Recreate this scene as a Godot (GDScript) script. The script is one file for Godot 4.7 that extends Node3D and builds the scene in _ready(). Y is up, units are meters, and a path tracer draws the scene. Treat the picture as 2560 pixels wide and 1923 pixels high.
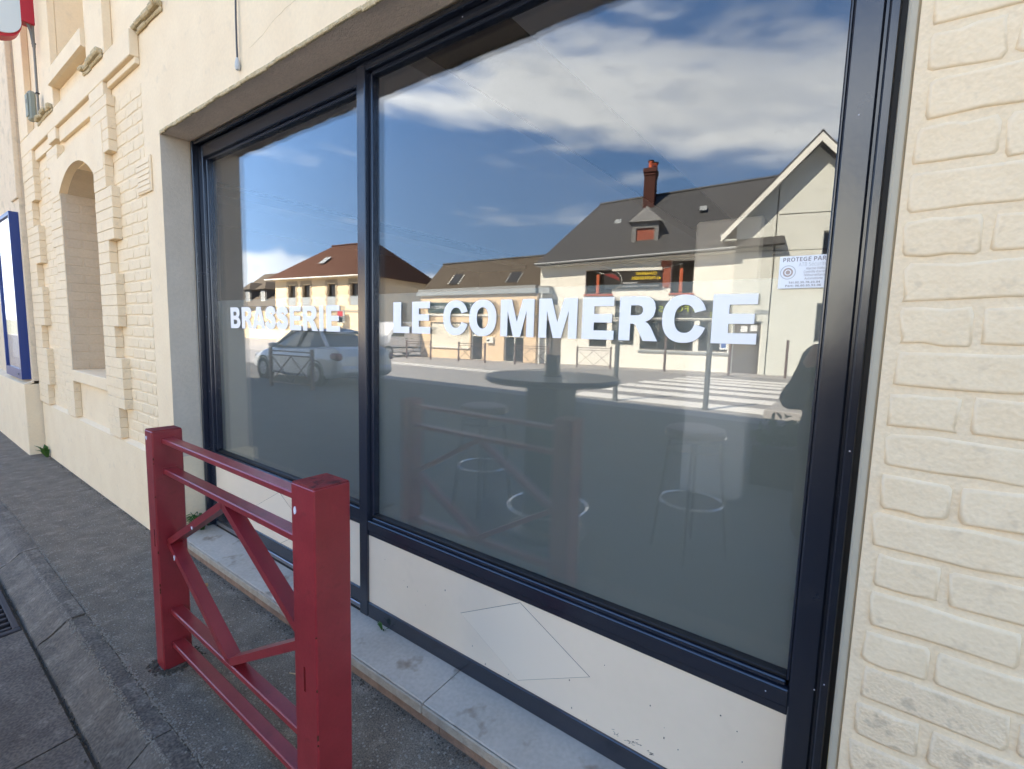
extends Node3D
# A brasserie's shop window on a shaded street front, with the sunlit far side of the street mirrored in its glass.
# Metres, y up. The front wall of the brasserie lies in z = 0, the street in z > 0; x runs along the wall.

var M := {}
var rng := RandomNumberGenerator.new()
var used := {}

# ------------------------------------------------------------------ mesh helper
class MB:
	var v := PackedVector3Array()
	var n := PackedVector3Array()
	var x := Transform3D()
	func tri(a: Vector3, b: Vector3, c: Vector3, out: Vector3) -> void:
		var nn := (b - a).cross(c - a)
		if nn.length_squared() < 1e-18: return
		nn = nn.normalized()
		if nn.dot(out) < 0.0:
			var t := b; b = c; c = t; nn = -nn
		var wn := (x.basis * nn).normalized()
		v.append(x * a); v.append(x * c); v.append(x * b)
		n.append(wn); n.append(wn); n.append(wn)
	func quad(a: Vector3, b: Vector3, c: Vector3, d: Vector3, out: Vector3) -> void:
		tri(a, b, c, out); tri(a, c, d, out)
	func stri(a: Vector3, b: Vector3, c: Vector3, na: Vector3, nb: Vector3, nc: Vector3) -> void:
		var nn := (b - a).cross(c - a)
		if nn.length_squared() < 1e-20: return
		if nn.dot(na + nb + nc) < 0.0:
			var t := b; b = c; c = t
			t = nb; nb = nc; nc = t
		v.append(x * a); v.append(x * c); v.append(x * b)
		n.append((x.basis * na).normalized()); n.append((x.basis * nc).normalized()); n.append((x.basis * nb).normalized())
	func squad(a, b, c, d, na, nb, nc, nd) -> void:
		stri(a, b, c, na, nb, nc); stri(a, c, d, na, nc, nd)
	func box(lo: Vector3, hi: Vector3, bev := 0.0) -> MB:
		var c := (lo + hi) * 0.5
		var h := (hi - lo) * 0.5
		bev = minf(bev, minf(h.x, minf(h.y, h.z)) * 0.9)
		var P := func(s: Vector3, a: int) -> Vector3:
			var q := Vector3(s.x * (h.x - bev), s.y * (h.y - bev), s.z * (h.z - bev))
			q[a] = s[a] * h[a]
			return c + q
		for a in 3:
			var b1 := (a + 1) % 3
			var b2 := (a + 2) % 3
			for sg in [-1.0, 1.0]:
				var cs := []
				for k in [[-1, -1], [1, -1], [1, 1], [-1, 1]]:
					var s := Vector3(); s[a] = sg; s[b1] = k[0]; s[b2] = k[1]
					cs.append(P.call(s, a))
				var o := Vector3(); o[a] = sg
				quad(cs[0], cs[1], cs[2], cs[3], o)
		if bev > 0.0:
			for a in 3:
				var b1 := (a + 1) % 3
				var b2 := (a + 2) % 3
				for s1 in [-1.0, 1.0]:
					for s2 in [-1.0, 1.0]:
						var u := Vector3(); u[a] = -1; u[b1] = s1; u[b2] = s2
						var w := Vector3(u); w[a] = 1
						quad(P.call(u, b1), P.call(w, b1), P.call(w, b2), P.call(u, b2), Vector3(u + w))
			for sx in [-1.0, 1.0]:
				for sy in [-1.0, 1.0]:
					for sz in [-1.0, 1.0]:
						var s := Vector3(sx, sy, sz)
						tri(P.call(s, 0), P.call(s, 1), P.call(s, 2), s)
		return self
	# polygon (convex or not) in the plane of two axes, pushed along the third from lo to hi
	func prism(poly: PackedVector2Array, axis: int, lo: float, hi: float) -> MB:
		var at := func(p: Vector2, w: float) -> Vector3:
			return Vector3(w, p.y, p.x) if axis == 0 else (Vector3(p.x, w, p.y) if axis == 1 else Vector3(p.x, p.y, w))
		var idx := Geometry2D.triangulate_polygon(poly)
		var o := Vector3(); o[axis] = 1.0
		for i in range(0, idx.size(), 3):
			tri(at.call(poly[idx[i]], hi), at.call(poly[idx[i + 1]], hi), at.call(poly[idx[i + 2]], hi), o)
			tri(at.call(poly[idx[i]], lo), at.call(poly[idx[i + 1]], lo), at.call(poly[idx[i + 2]], lo), -o)
		var area := 0.0
		for i in poly.size():
			area += poly[i].cross(poly[(i + 1) % poly.size()])
		for i in poly.size():
			var p := poly[i]
			var q := poly[(i + 1) % poly.size()]
			var e := (q - p) * signf(area)
			var outw := Vector2(e.y, -e.x)
			quad(at.call(p, lo), at.call(q, lo), at.call(q, hi), at.call(p, hi), at.call(outw, 0.0))
		return self
	func tube(path: Array, r: float, seg := 8, r2 := -1.0, closed := false) -> MB:
		var rings := []
		var m := path.size()
		for i in m:
			var d: Vector3
			if closed:
				d = path[(i + 1) % m] - path[(i - 1 + m) % m]
			else:
				d = path[mini(i + 1, m - 1)] - path[maxi(i - 1, 0)]
			d = d.normalized()
			var u := d.cross(Vector3.UP if absf(d.y) < 0.9 else Vector3.RIGHT).normalized()
			var w := d.cross(u)
			var rr := r if r2 < 0.0 else lerpf(r, r2, float(i) / (m - 1))
			var ring := []
			for k in seg:
				var t := TAU * k / seg
				ring.append([path[i] + (u * cos(t) + w * sin(t)) * rr, u * cos(t) + w * sin(t)])
			rings.append(ring)
		for i in (m if closed else m - 1):
			var A = rings[i]
			var B = rings[(i + 1) % m]
			for k in seg:
				var l := (k + 1) % seg
				squad(A[k][0], A[l][0], B[l][0], B[k][0], A[k][1], A[l][1], B[l][1], B[k][1])
		if not closed:
			for e in [0, m - 1]:
				var o: Vector3 = (path[0] - path[1]) if e == 0 else (path[m - 1] - path[m - 2])
				for k in seg:
					tri(path[e], rings[e][k][0], rings[e][(k + 1) % seg][0], o)
		return self
	# profile of (radius, height) turned about the y axis
	func lathe(prof: Array, c: Vector3, seg := 24) -> MB:
		for i in prof.size() - 1:
			var p: Vector2 = prof[i]
			var q: Vector2 = prof[i + 1]
			var e := q - p
			var nr := Vector2(e.y, -e.x).normalized()
			for k in seg:
				var t0 := TAU * k / seg
				var t1 := TAU * (k + 1) / seg
				var d0 := Vector3(cos(t0), 0, sin(t0))
				var d1 := Vector3(cos(t1), 0, sin(t1))
				var n0 := d0 * nr.x + Vector3.UP * nr.y
				var n1 := d1 * nr.x + Vector3.UP * nr.y
				squad(c + d0 * p.x + Vector3.UP * p.y, c + d1 * p.x + Vector3.UP * p.y, c + d1 * q.x + Vector3.UP * q.y, c + d0 * q.x + Vector3.UP * q.y, n0, n1, n1, n0)
		return self
	# wall x0..x1, y0..y1 between z0 and z1 with rectangular holes [x0, x1, y0, y1]
	func wall(x0: float, x1: float, y0: float, y1: float, z0: float, z1: float, holes := []) -> MB:
		var xs := [x0, x1]
		var ys := [y0, y1]
		for h in holes:
			for k in [h[0], h[1]]:
				if k > x0 and k < x1 and not k in xs: xs.append(k)
			for k in [h[2], h[3]]:
				if k > y0 and k < y1 and not k in ys: ys.append(k)
		xs.sort(); ys.sort()
		var full := func(i: int, j: int) -> bool:
			if i < 0 or j < 0 or i >= xs.size() - 1 or j >= ys.size() - 1: return false
			var cx: float = (xs[i] + xs[i + 1]) * 0.5
			var cy: float = (ys[j] + ys[j + 1]) * 0.5
			for h in holes:
				if cx > h[0] and cx < h[1] and cy > h[2] and cy < h[3]: return false
			return true
		var zf := maxf(z0, z1)
		var zb := minf(z0, z1)
		for i in xs.size() - 1:
			for j in ys.size() - 1:
				if not full.call(i, j): continue
				var a: float = xs[i]
				var b: float = xs[i + 1]
				var c: float = ys[j]
				var d: float = ys[j + 1]
				quad(Vector3(a, c, zf), Vector3(b, c, zf), Vector3(b, d, zf), Vector3(a, d, zf), Vector3.BACK)
				quad(Vector3(a, c, zb), Vector3(b, c, zb), Vector3(b, d, zb), Vector3(a, d, zb), Vector3.FORWARD)
				if not full.call(i - 1, j): quad(Vector3(a, c, zb), Vector3(a, d, zb), Vector3(a, d, zf), Vector3(a, c, zf), Vector3.LEFT)
				if not full.call(i + 1, j): quad(Vector3(b, c, zb), Vector3(b, d, zb), Vector3(b, d, zf), Vector3(b, c, zf), Vector3.RIGHT)
				if not full.call(i, j - 1): quad(Vector3(a, c, zb), Vector3(b, c, zb), Vector3(b, c, zf), Vector3(a, c, zf), Vector3.DOWN)
				if not full.call(i, j + 1): quad(Vector3(a, d, zb), Vector3(b, d, zb), Vector3(b, d, zf), Vector3(a, d, zf), Vector3.UP)
		return self
	func slab(a: Vector3, b: Vector3, c: Vector3, d: Vector3, th: float) -> MB:
		var nn := (c - a).cross(d - b).normalized()
		if nn.y < 0.0: nn = -nn
		var t := nn * th
		quad(a, b, c, d, nn); quad(a - t, b - t, c - t, d - t, -nn)
		var ctr := (a + b + c + d) / 4.0
		for e in [[a, b], [b, c], [c, d], [d, a]]:
			quad(e[0], e[1], e[1] - t, e[0] - t, (e[0] + e[1]) * 0.5 - ctr)
		return self
	# one thin sheet (film), a single quad facing the street
	func quad_sheet(x0: float, x1: float, y0: float, y1: float, z: float) -> MB:
		quad(Vector3(x0, y0, z), Vector3(x1, y0, z), Vector3(x1, y1, z), Vector3(x0, y1, z), Vector3.BACK)
		return self
	func mesh() -> ArrayMesh:
		var arr := []
		arr.resize(Mesh.ARRAY_MAX)
		arr[Mesh.ARRAY_VERTEX] = v
		arr[Mesh.ARRAY_NORMAL] = n
		var am := ArrayMesh.new()
		am.add_surface_from_arrays(Mesh.PRIMITIVE_TRIANGLES, arr)
		return am

func mb(t := Transform3D()) -> MB:
	var b := MB.new(); b.x = t
	return b

func numbered(parent: Node, called: String) -> String:
	var key := str(parent.get_instance_id()) + called
	var k: int = used.get(key, -1) + 1
	used[key] = k
	return called if k == 0 else "%s_%03d" % [called, k]

func obj(called: String, m, mat: Material, parent: Node = self, at := Transform3D()) -> MeshInstance3D:
	var o := MeshInstance3D.new()
	o.name = numbered(parent, called)
	o.mesh = m.mesh() if m is MB else m
	o.material_override = mat
	o.transform = at
	parent.add_child(o, true)
	return o

func tag(o: Node, label: String, category := "", group := "", kind := "") -> Node:
	if label: o.set_meta("label", label)
	if category: o.set_meta("category", category)
	if group: o.set_meta("group", group)
	if kind: o.set_meta("kind", kind)
	return o

func thing(called: String, label: String, category: String, at := Vector3.ZERO, turn := 0.0, group := "") -> Node3D:
	var o := Node3D.new()
	o.name = numbered(self, called)
	add_child(o, true)
	o.position = at
	o.rotation.y = turn
	tag(o, label, category, group)
	return o

func struct(called: String, m, mat: Material, label := "") -> MeshInstance3D:
	var o := obj(called, m, mat)
	o.set_meta("kind", "structure")
	if label: o.set_meta("label", label)
	return o

func dup(o: Node3D, at: Vector3, label := "", turn := INF) -> Node3D:
	var c := o.duplicate()
	c.name = numbered(self, str(o.name))
	add_child(c, true)
	c.position = at
	if turn != INF: c.rotation.y = turn
	if label: c.set_meta("label", label)
	return c

# ------------------------------------------------------------------ textures and materials
func noise(freq: float, sd: int, oct := 4, type := FastNoiseLite.TYPE_SIMPLEX_SMOOTH) -> FastNoiseLite:
	var f := FastNoiseLite.new()
	f.noise_type = type; f.frequency = freq; f.seed = sd
	f.fractal_type = FastNoiseLite.FRACTAL_FBM; f.fractal_octaves = oct
	return f

func gray(size: int, freq: float, sd: int, oct := 4, type := FastNoiseLite.TYPE_SIMPLEX_SMOOTH) -> PackedByteArray:
	var im := noise(freq, sd, oct, type).get_seamless_image(size, size)
	im.convert(Image.FORMAT_L8)
	return im.get_data()

# colour ramp over a coarse noise, speckled with a fine one; stain: a third colour where a mid noise is high
func tex(size: int, sd: int, c0: Color, c1: Color, f0: float, f1: float, fine: float, stain := Color(0, 0, 0, 0), cut := 0.72) -> ImageTexture:
	var a := gray(size, f0, sd, 5)
	var b := gray(size, f1, sd + 7, 3)
	var s := gray(size, f0 * 1.7, sd + 13, 5)
	var out := PackedByteArray()
	out.resize(size * size * 3)
	for i in size * size:
		var t := a[i] / 255.0
		var k := 1.0 + (b[i] / 255.0 - 0.5) * fine
		var c := c0.lerp(c1, t)
		if stain.a > 0.0:
			c = c.lerp(stain, clampf((s[i] / 255.0 - cut) * 6.0, 0.0, 1.0) * stain.a)
		out[i * 3] = clampi(int(c.r * k * 255.0), 0, 255)
		out[i * 3 + 1] = clampi(int(c.g * k * 255.0), 0, 255)
		out[i * 3 + 2] = clampi(int(c.b * k * 255.0), 0, 255)
	return ImageTexture.create_from_image(Image.create_from_data(size, size, false, Image.FORMAT_RGB8, out))

func relief(size: int, sd: int, f0: float, f1: float, share: float, type := FastNoiseLite.TYPE_SIMPLEX_SMOOTH) -> ImageTexture:
	var a := gray(size, f0, sd, 4, type)
	var b := gray(size, f1, sd + 3, 3)
	var out := PackedByteArray()
	out.resize(size * size)
	for i in size * size:
		out[i] = clampi(int(a[i] * (1.0 - share) + b[i] * share), 0, 255)
	return ImageTexture.create_from_image(Image.create_from_data(size, size, false, Image.FORMAT_L8, out))

func mat(name_: String, c: Color, rough := 0.8, spec := 0.5) -> StandardMaterial3D:
	var m := StandardMaterial3D.new()
	m.resource_name = name_
	m.albedo_color = c
	m.roughness = rough
	m.metallic_specular = spec
	M[name_] = m
	return m

func lin(r: float, g: float, b: float) -> Color:
	return Color(r, g, b).linear_to_srgb()

func skin(name_: String, t: Texture2D, per_metre: float, rough: float, h: Texture2D = null, cm := 0.0, spec := 0.4) -> StandardMaterial3D:
	var m := mat(name_, Color.WHITE, rough, spec)
	m.albedo_texture = t
	m.uv1_triplanar = true
	m.uv1_world_triplanar = true
	m.uv1_scale = Vector3.ONE * per_metre
	if h:
		m.heightmap_enabled = true
		m.heightmap_texture = h
		m.heightmap_scale = cm
	return m

func make_materials() -> void:
	var rough_h := relief(512, 11, 0.012, 0.09, 0.35)
	var grain_h := relief(512, 21, 0.06, 0.2, 0.5)
	var cell_h := relief(512, 31, 0.05, 0.15, 0.4, FastNoiseLite.TYPE_CELLULAR)
	# painted render and brick of the brasserie: one warm cream paint
	skin("cream_paint", tex(512, 41, Color(0.94, 0.838, 0.685), Color(0.96, 0.865, 0.715), 0.008, 0.1, 0.03, Color(0.87, 0.78, 0.65, 0.4), 0.74), 0.8, 0.75, rough_h, 0.12)
	skin("cream_brick", tex(512, 42, Color(0.935, 0.832, 0.675), Color(0.955, 0.858, 0.705), 0.012, 0.12, 0.04, Color(0.85, 0.755, 0.62, 0.5), 0.72), 1.6, 0.7, rough_h, 0.25)
	skin("worn_brick", tex(512, 48, Color(0.91, 0.81, 0.66), Color(0.94, 0.84, 0.69), 0.012, 0.12, 0.07, Color(0.76, 0.675, 0.56, 0.6), 0.64), 1.9, 0.8, cell_h, 0.3)
	skin("cream_mortar", tex(512, 45, Color(0.92, 0.82, 0.67), Color(0.945, 0.85, 0.70), 0.012, 0.12, 0.05), 1.6, 0.8, rough_h, 0.3)
	skin("reveal_paint", tex(256, 43, Color(0.83, 0.75, 0.645), Color(0.855, 0.78, 0.68), 0.01, 0.12, 0.04), 1.2, 0.85, grain_h, 0.15)
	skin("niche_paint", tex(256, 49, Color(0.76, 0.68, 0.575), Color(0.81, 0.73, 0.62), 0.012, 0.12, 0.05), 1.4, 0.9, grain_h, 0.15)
	skin("soffit_paint", tex(256, 44, Color(0.88, 0.79, 0.69), Color(0.91, 0.82, 0.72), 0.02, 0.15, 0.06), 1.2, 0.9, grain_h, 0.35)
	skin("dirty_render", tex(512, 46, Color(0.88, 0.79, 0.66), Color(0.92, 0.83, 0.70), 0.012, 0.1, 0.06, Color(0.74, 0.67, 0.56, 0.4), 0.66), 0.5, 0.9, cell_h, 0.35)
	skin("ledge_stone", tex(256, 47, Color(0.76, 0.67, 0.50), Color(0.88, 0.80, 0.65), 0.03, 0.2, 0.2), 2.5, 0.95, cell_h, 1.2)
	# shop front
	var navy := skin("navy_metal", tex(256, 51, Color(0.135, 0.150, 0.190), Color(0.15, 0.165, 0.205), 0.01, 0.2, 0.03, Color(0.20, 0.205, 0.23, 0.5), 0.73), 0.9, 0.2, rough_h, 0.02, 0.75)
	navy.roughness = 0.2
	mat("rubber", Color(0.035, 0.035, 0.045), 0.55)
	mat("joint_metal", Color(0.60, 0.60, 0.62), 0.35).metallic = 0.9
	var pan := skin("cream_panel", tex(256, 52, Color(0.905, 0.84, 0.745), Color(0.92, 0.855, 0.76), 0.01, 0.1, 0.01, Color(0.875, 0.81, 0.715, 0.4), 0.75), 0.8, 0.35, null, 0.0, 0.45)
	pan.clearcoat_enabled = false
	mat("panel_patch", Color(0.92, 0.86, 0.77), 0.4)
	mat("sealant", Color(0.72, 0.68, 0.59), 0.6)
	mat("foam", Color(0.70, 0.62, 0.32), 0.9)
	mat("vinyl", Color(0.99, 0.975, 0.955), 0.45)
	var g := mat("glass", Color(1, 1, 1, 0.0), 0.0)
	g.transparency = BaseMaterial3D.TRANSPARENCY_ALPHA
	g.metallic_specular = 0.5
	var fm := mat("frost_film", Color(0.60, 0.645, 0.615, 0.46), 0.42, 1.0)
	fm.transparency = BaseMaterial3D.TRANSPARENCY_ALPHA
	fm.rim_enabled = true
	fm.rim = 0.6
	fm.rim_tint = 0.3
	fm.backlight_enabled = true
	fm.backlight = Color(0.5, 0.5, 0.5)
	# stone sill
	skin("sill_stone", tex(512, 61, Color(0.69, 0.64, 0.575), Color(0.765, 0.715, 0.65), 0.012, 0.16, 0.10, Color(0.53, 0.46, 0.385, 0.75), 0.70), 0.55, 0.75, cell_h, 0.12)
	skin("sill_edge", tex(256, 62, Color(0.60, 0.555, 0.49), Color(0.71, 0.665, 0.595), 0.03, 0.2, 0.1), 2.0, 0.85, grain_h, 0.4)
	skin("pink_tile", tex(256, 63, Color(0.50, 0.40, 0.33), Color(0.60, 0.49, 0.41), 0.03, 0.2, 0.1), 2.0, 0.85, grain_h, 0.4)
	# ground
	skin("pavement_asphalt", tex(1024, 71, Color(0.415, 0.37, 0.315), Color(0.515, 0.465, 0.40), 0.006, 0.14, 0.6, Color(0.60, 0.545, 0.475, 0.5), 0.66), 0.9, 0.9, cell_h, 0.45)
	skin("kerb_stone", tex(512, 72, Color(0.345, 0.31, 0.27), Color(0.49, 0.445, 0.395), 0.008, 0.12, 0.55, Color(0.58, 0.535, 0.475, 0.5), 0.64), 1.1, 0.85, cell_h, 0.45)
	skin("gutter_concrete", tex(512, 73, Color(0.36, 0.32, 0.285), Color(0.46, 0.415, 0.37), 0.008, 0.13, 0.5, Color(0.55, 0.50, 0.45, 0.5), 0.68), 1.0, 0.85, cell_h, 0.4)
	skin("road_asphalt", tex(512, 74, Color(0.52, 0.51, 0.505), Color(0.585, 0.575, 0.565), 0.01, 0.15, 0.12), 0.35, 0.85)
	skin("shaded_asphalt", tex(512, 77, Color(0.27, 0.265, 0.262), Color(0.33, 0.325, 0.32), 0.01, 0.15, 0.25), 0.35, 0.9)  # dark asphalt, with the shade on the forecourt deepened in its colour
	skin("far_pavement", tex(512, 75, Color(0.60, 0.585, 0.575), Color(0.66, 0.645, 0.63), 0.01, 0.15, 0.1), 0.4, 0.9)
	skin("ground_far", tex(256, 76, Color(0.42, 0.42, 0.36), Color(0.50, 0.50, 0.43), 0.01, 0.1, 0.1), 0.05, 0.95)
	mat("road_paint", Color(0.90, 0.895, 0.87), 0.8)
	mat("pale_stone", Color(0.56, 0.52, 0.46), 0.9)
	mat("dirt", Color(0.30, 0.265, 0.215), 0.95)
	# barrier
	skin("red_paint", tex(512, 81, Color(0.55, 0.135, 0.16), Color(0.61, 0.18, 0.20), 0.01, 0.08, 0.06, Color(0.47, 0.115, 0.13, 0.5), 0.70), 1.6, 0.33, rough_h, 0.05, 1.0)
	skin("red_top", tex(256, 82, Color(0.42, 0.15, 0.14), Color(0.56, 0.19, 0.19), 0.02, 0.2, 0.15, Color(0.24, 0.11, 0.10, 0.7), 0.64), 1.7, 0.85, cell_h, 0.4)
	mat("rust", Color(0.35, 0.20, 0.13), 0.9)
	mat("bird_white", Color(0.88, 0.88, 0.90), 0.7)
	# street front opposite
	skin("white_render", tex(256, 91, Color(0.945, 0.935, 0.895), Color(0.96, 0.95, 0.91), 0.012, 0.1, 0.03), 0.25, 0.9)
	skin("gable_render", tex(256, 92, Color(0.83, 0.84, 0.81), Color(0.865, 0.875, 0.845), 0.012, 0.1, 0.03), 0.25, 0.9)
	skin("shop_render", tex(256, 93, Color(0.87, 0.77, 0.645), Color(0.90, 0.805, 0.68), 0.012, 0.1, 0.03), 0.25, 0.9)
	skin("house_render", tex(256, 94, Color(0.90, 0.815, 0.68), Color(0.925, 0.845, 0.715), 0.012, 0.1, 0.04), 0.25, 0.9)
	skin("slate", tex(512, 95, Color(0.27, 0.272, 0.275), Color(0.345, 0.345, 0.345), 0.02, 0.2, 0.35), 0.35, 0.55)
	skin("old_slate", tex(512, 96, Color(0.27, 0.245, 0.215), Color(0.40, 0.365, 0.32), 0.025, 0.2, 0.4, Color(0.50, 0.46, 0.41, 0.7), 0.62), 0.3, 0.8)
	skin("brown_tile", tex(512, 97, Color(0.31, 0.215, 0.18), Color(0.39, 0.27, 0.22), 0.02, 0.2, 0.3), 0.35, 0.85)
	skin("pale_slate", tex(256, 98, Color(0.42, 0.425, 0.43), Color(0.50, 0.50, 0.50), 0.02, 0.2, 0.3), 0.5, 0.7)
	mat("zinc", Color(0.60, 0.62, 0.63), 0.5)
	mat("white_paint", Color(0.90, 0.90, 0.87), 0.6)
	mat("brick_red", Color(0.30, 0.165, 0.14), 0.9)
	mat("brick_joint", Color(0.50, 0.44, 0.38), 0.95)
	mat("terracotta", Color(0.72, 0.34, 0.22), 0.8)
	mat("shutter_wood", Color(0.58, 0.30, 0.22), 0.7)
	mat("shutter_orange", Color(0.72, 0.36, 0.22), 0.7)
	mat("dark_glass", Color(0.05, 0.055, 0.07), 0.08, 0.6)
	mat("brown_frame", Color(0.24, 0.20, 0.18), 0.6)
	mat("grey_door", Color(0.36, 0.335, 0.32), 0.65)
	mat("sign_dark", Color(0.21, 0.22, 0.23), 0.5)
	mat("sign_green", Color(0.16, 0.24, 0.22), 0.5)
	mat("sign_lime", Color(0.80, 0.88, 0.28), 0.5)
	mat("yellow", Color(0.98, 0.84, 0.15), 0.6)
	mat("banner_black", Color(0.06, 0.05, 0.06), 0.6)
	mat("banner_red", Color(0.50, 0.10, 0.12), 0.6)
	mat("paper", Color(0.90, 0.91, 0.92), 0.8)
	mat("blue", Color(0.16, 0.36, 0.66), 0.5)
	mat("quoin_grey", Color(0.66, 0.61, 0.53), 0.9)
	mat("roller", Color(0.90, 0.88, 0.82), 0.6)
	mat("joint_dark", Color(0.16, 0.16, 0.15), 0.9)
	mat("brown_post", Color(0.36, 0.27, 0.25), 0.6)
	mat("grey_post", Color(0.33, 0.35, 0.36), 0.5)
	# vehicles
	var cs := mat("car_silver", Color(0.66, 0.68, 0.70), 0.3, 0.6); cs.metallic = 0.35; cs.clearcoat_enabled = true
	var vw := mat("van_white", Color(0.85, 0.85, 0.85), 0.35, 0.6); vw.clearcoat_enabled = true
	mat("tyre", Color(0.09, 0.09, 0.09), 0.85)
	mat("alloy", Color(0.62, 0.63, 0.65), 0.35).metallic = 0.8
	mat("lamp_red", Color(0.42, 0.08, 0.08), 0.25)
	mat("plate_white", Color(0.90, 0.90, 0.88), 0.5)
	mat("plastic_dark", Color(0.13, 0.13, 0.14), 0.6)
	# inside
	mat("ceiling_white", Color(0.93, 0.92, 0.90), 0.9)
	mat("ceiling_dark", Color(0.24, 0.23, 0.22), 0.9)
	mat("room_wall", Color(0.66, 0.61, 0.55), 0.9)
	mat("room_floor", Color(0.62, 0.57, 0.52), 0.6)
	mat("table_dark", Color(0.16, 0.17, 0.18), 0.35)
	mat("stool_seat", Color(0.52, 0.46, 0.45), 0.5)
	mat("black_metal", Color(0.10, 0.10, 0.11), 0.4)
	mat("chrome", Color(0.85, 0.85, 0.86), 0.15).metallic = 1.0
	# small things
	mat("sign_red", Color(0.72, 0.09, 0.16), 0.45)
	mat("sign_white", Color(0.84, 0.86, 0.84), 0.4)
	mat("sign_pine", Color(0.06, 0.34, 0.27), 0.4)
	mat("case_blue", Color(0.09, 0.20, 0.45), 0.35)
	mat("poster", Color(0.92, 0.93, 0.95), 0.12, 0.7)
	mat("grey_box", Color(0.58, 0.585, 0.52), 0.7)
	mat("grey_pipe", Color(0.52, 0.50, 0.46), 0.7)
	mat("cable", Color(0.32, 0.31, 0.31), 0.6)
	mat("cable_end", Color(0.74, 0.74, 0.72), 0.6)
	mat("vent_cream", Color(0.91, 0.85, 0.76), 0.5)
	mat("iron", Color(0.22, 0.19, 0.19), 0.7)
	mat("grime", Color(0.05, 0.045, 0.045), 0.95)
	mat("sticker_white", Color(0.96, 0.965, 0.97), 0.4)
	mat("sticker_grey", Color(0.62, 0.59, 0.59), 0.5)
	mat("sticker_pale", Color(0.80, 0.80, 0.80), 0.5)
	mat("sticker_tan", Color(0.74, 0.66, 0.61), 0.5)
	for i in 3:
		var lf := mat("leaf_green_%d" % i, [Color(0.20, 0.34, 0.12), Color(0.28, 0.42, 0.16), Color(0.16, 0.28, 0.10)][i], 0.6)
		lf.backlight_enabled = true
		lf.backlight = Color(0.25, 0.35, 0.12)
	for i in 3:
		mat("dead_leaf_%d" % i, [Color(0.62, 0.44, 0.25), Color(0.74, 0.62, 0.46), Color(0.38, 0.25, 0.17)][i], 0.8)
	var sg := mat("sage", Color(0.56, 0.60, 0.42), 0.7)
	sg.backlight_enabled = true
	sg.backlight = Color(0.3, 0.35, 0.2)
	mat("coat", Color(0.10, 0.115, 0.14), 0.9)
	mat("trousers", Color(0.12, 0.13, 0.18), 0.9)
	mat("skin_tone", Color(0.78, 0.58, 0.48), 0.6)
	mat("hair", Color(0.16, 0.11, 0.08), 0.8)
	mat("phone", Color(0.04, 0.04, 0.05), 0.3)

# ------------------------------------------------------------------ sky
func sstep(a: float, b: float, t: float) -> float:
	return smoothstep(a, b, t)

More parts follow.
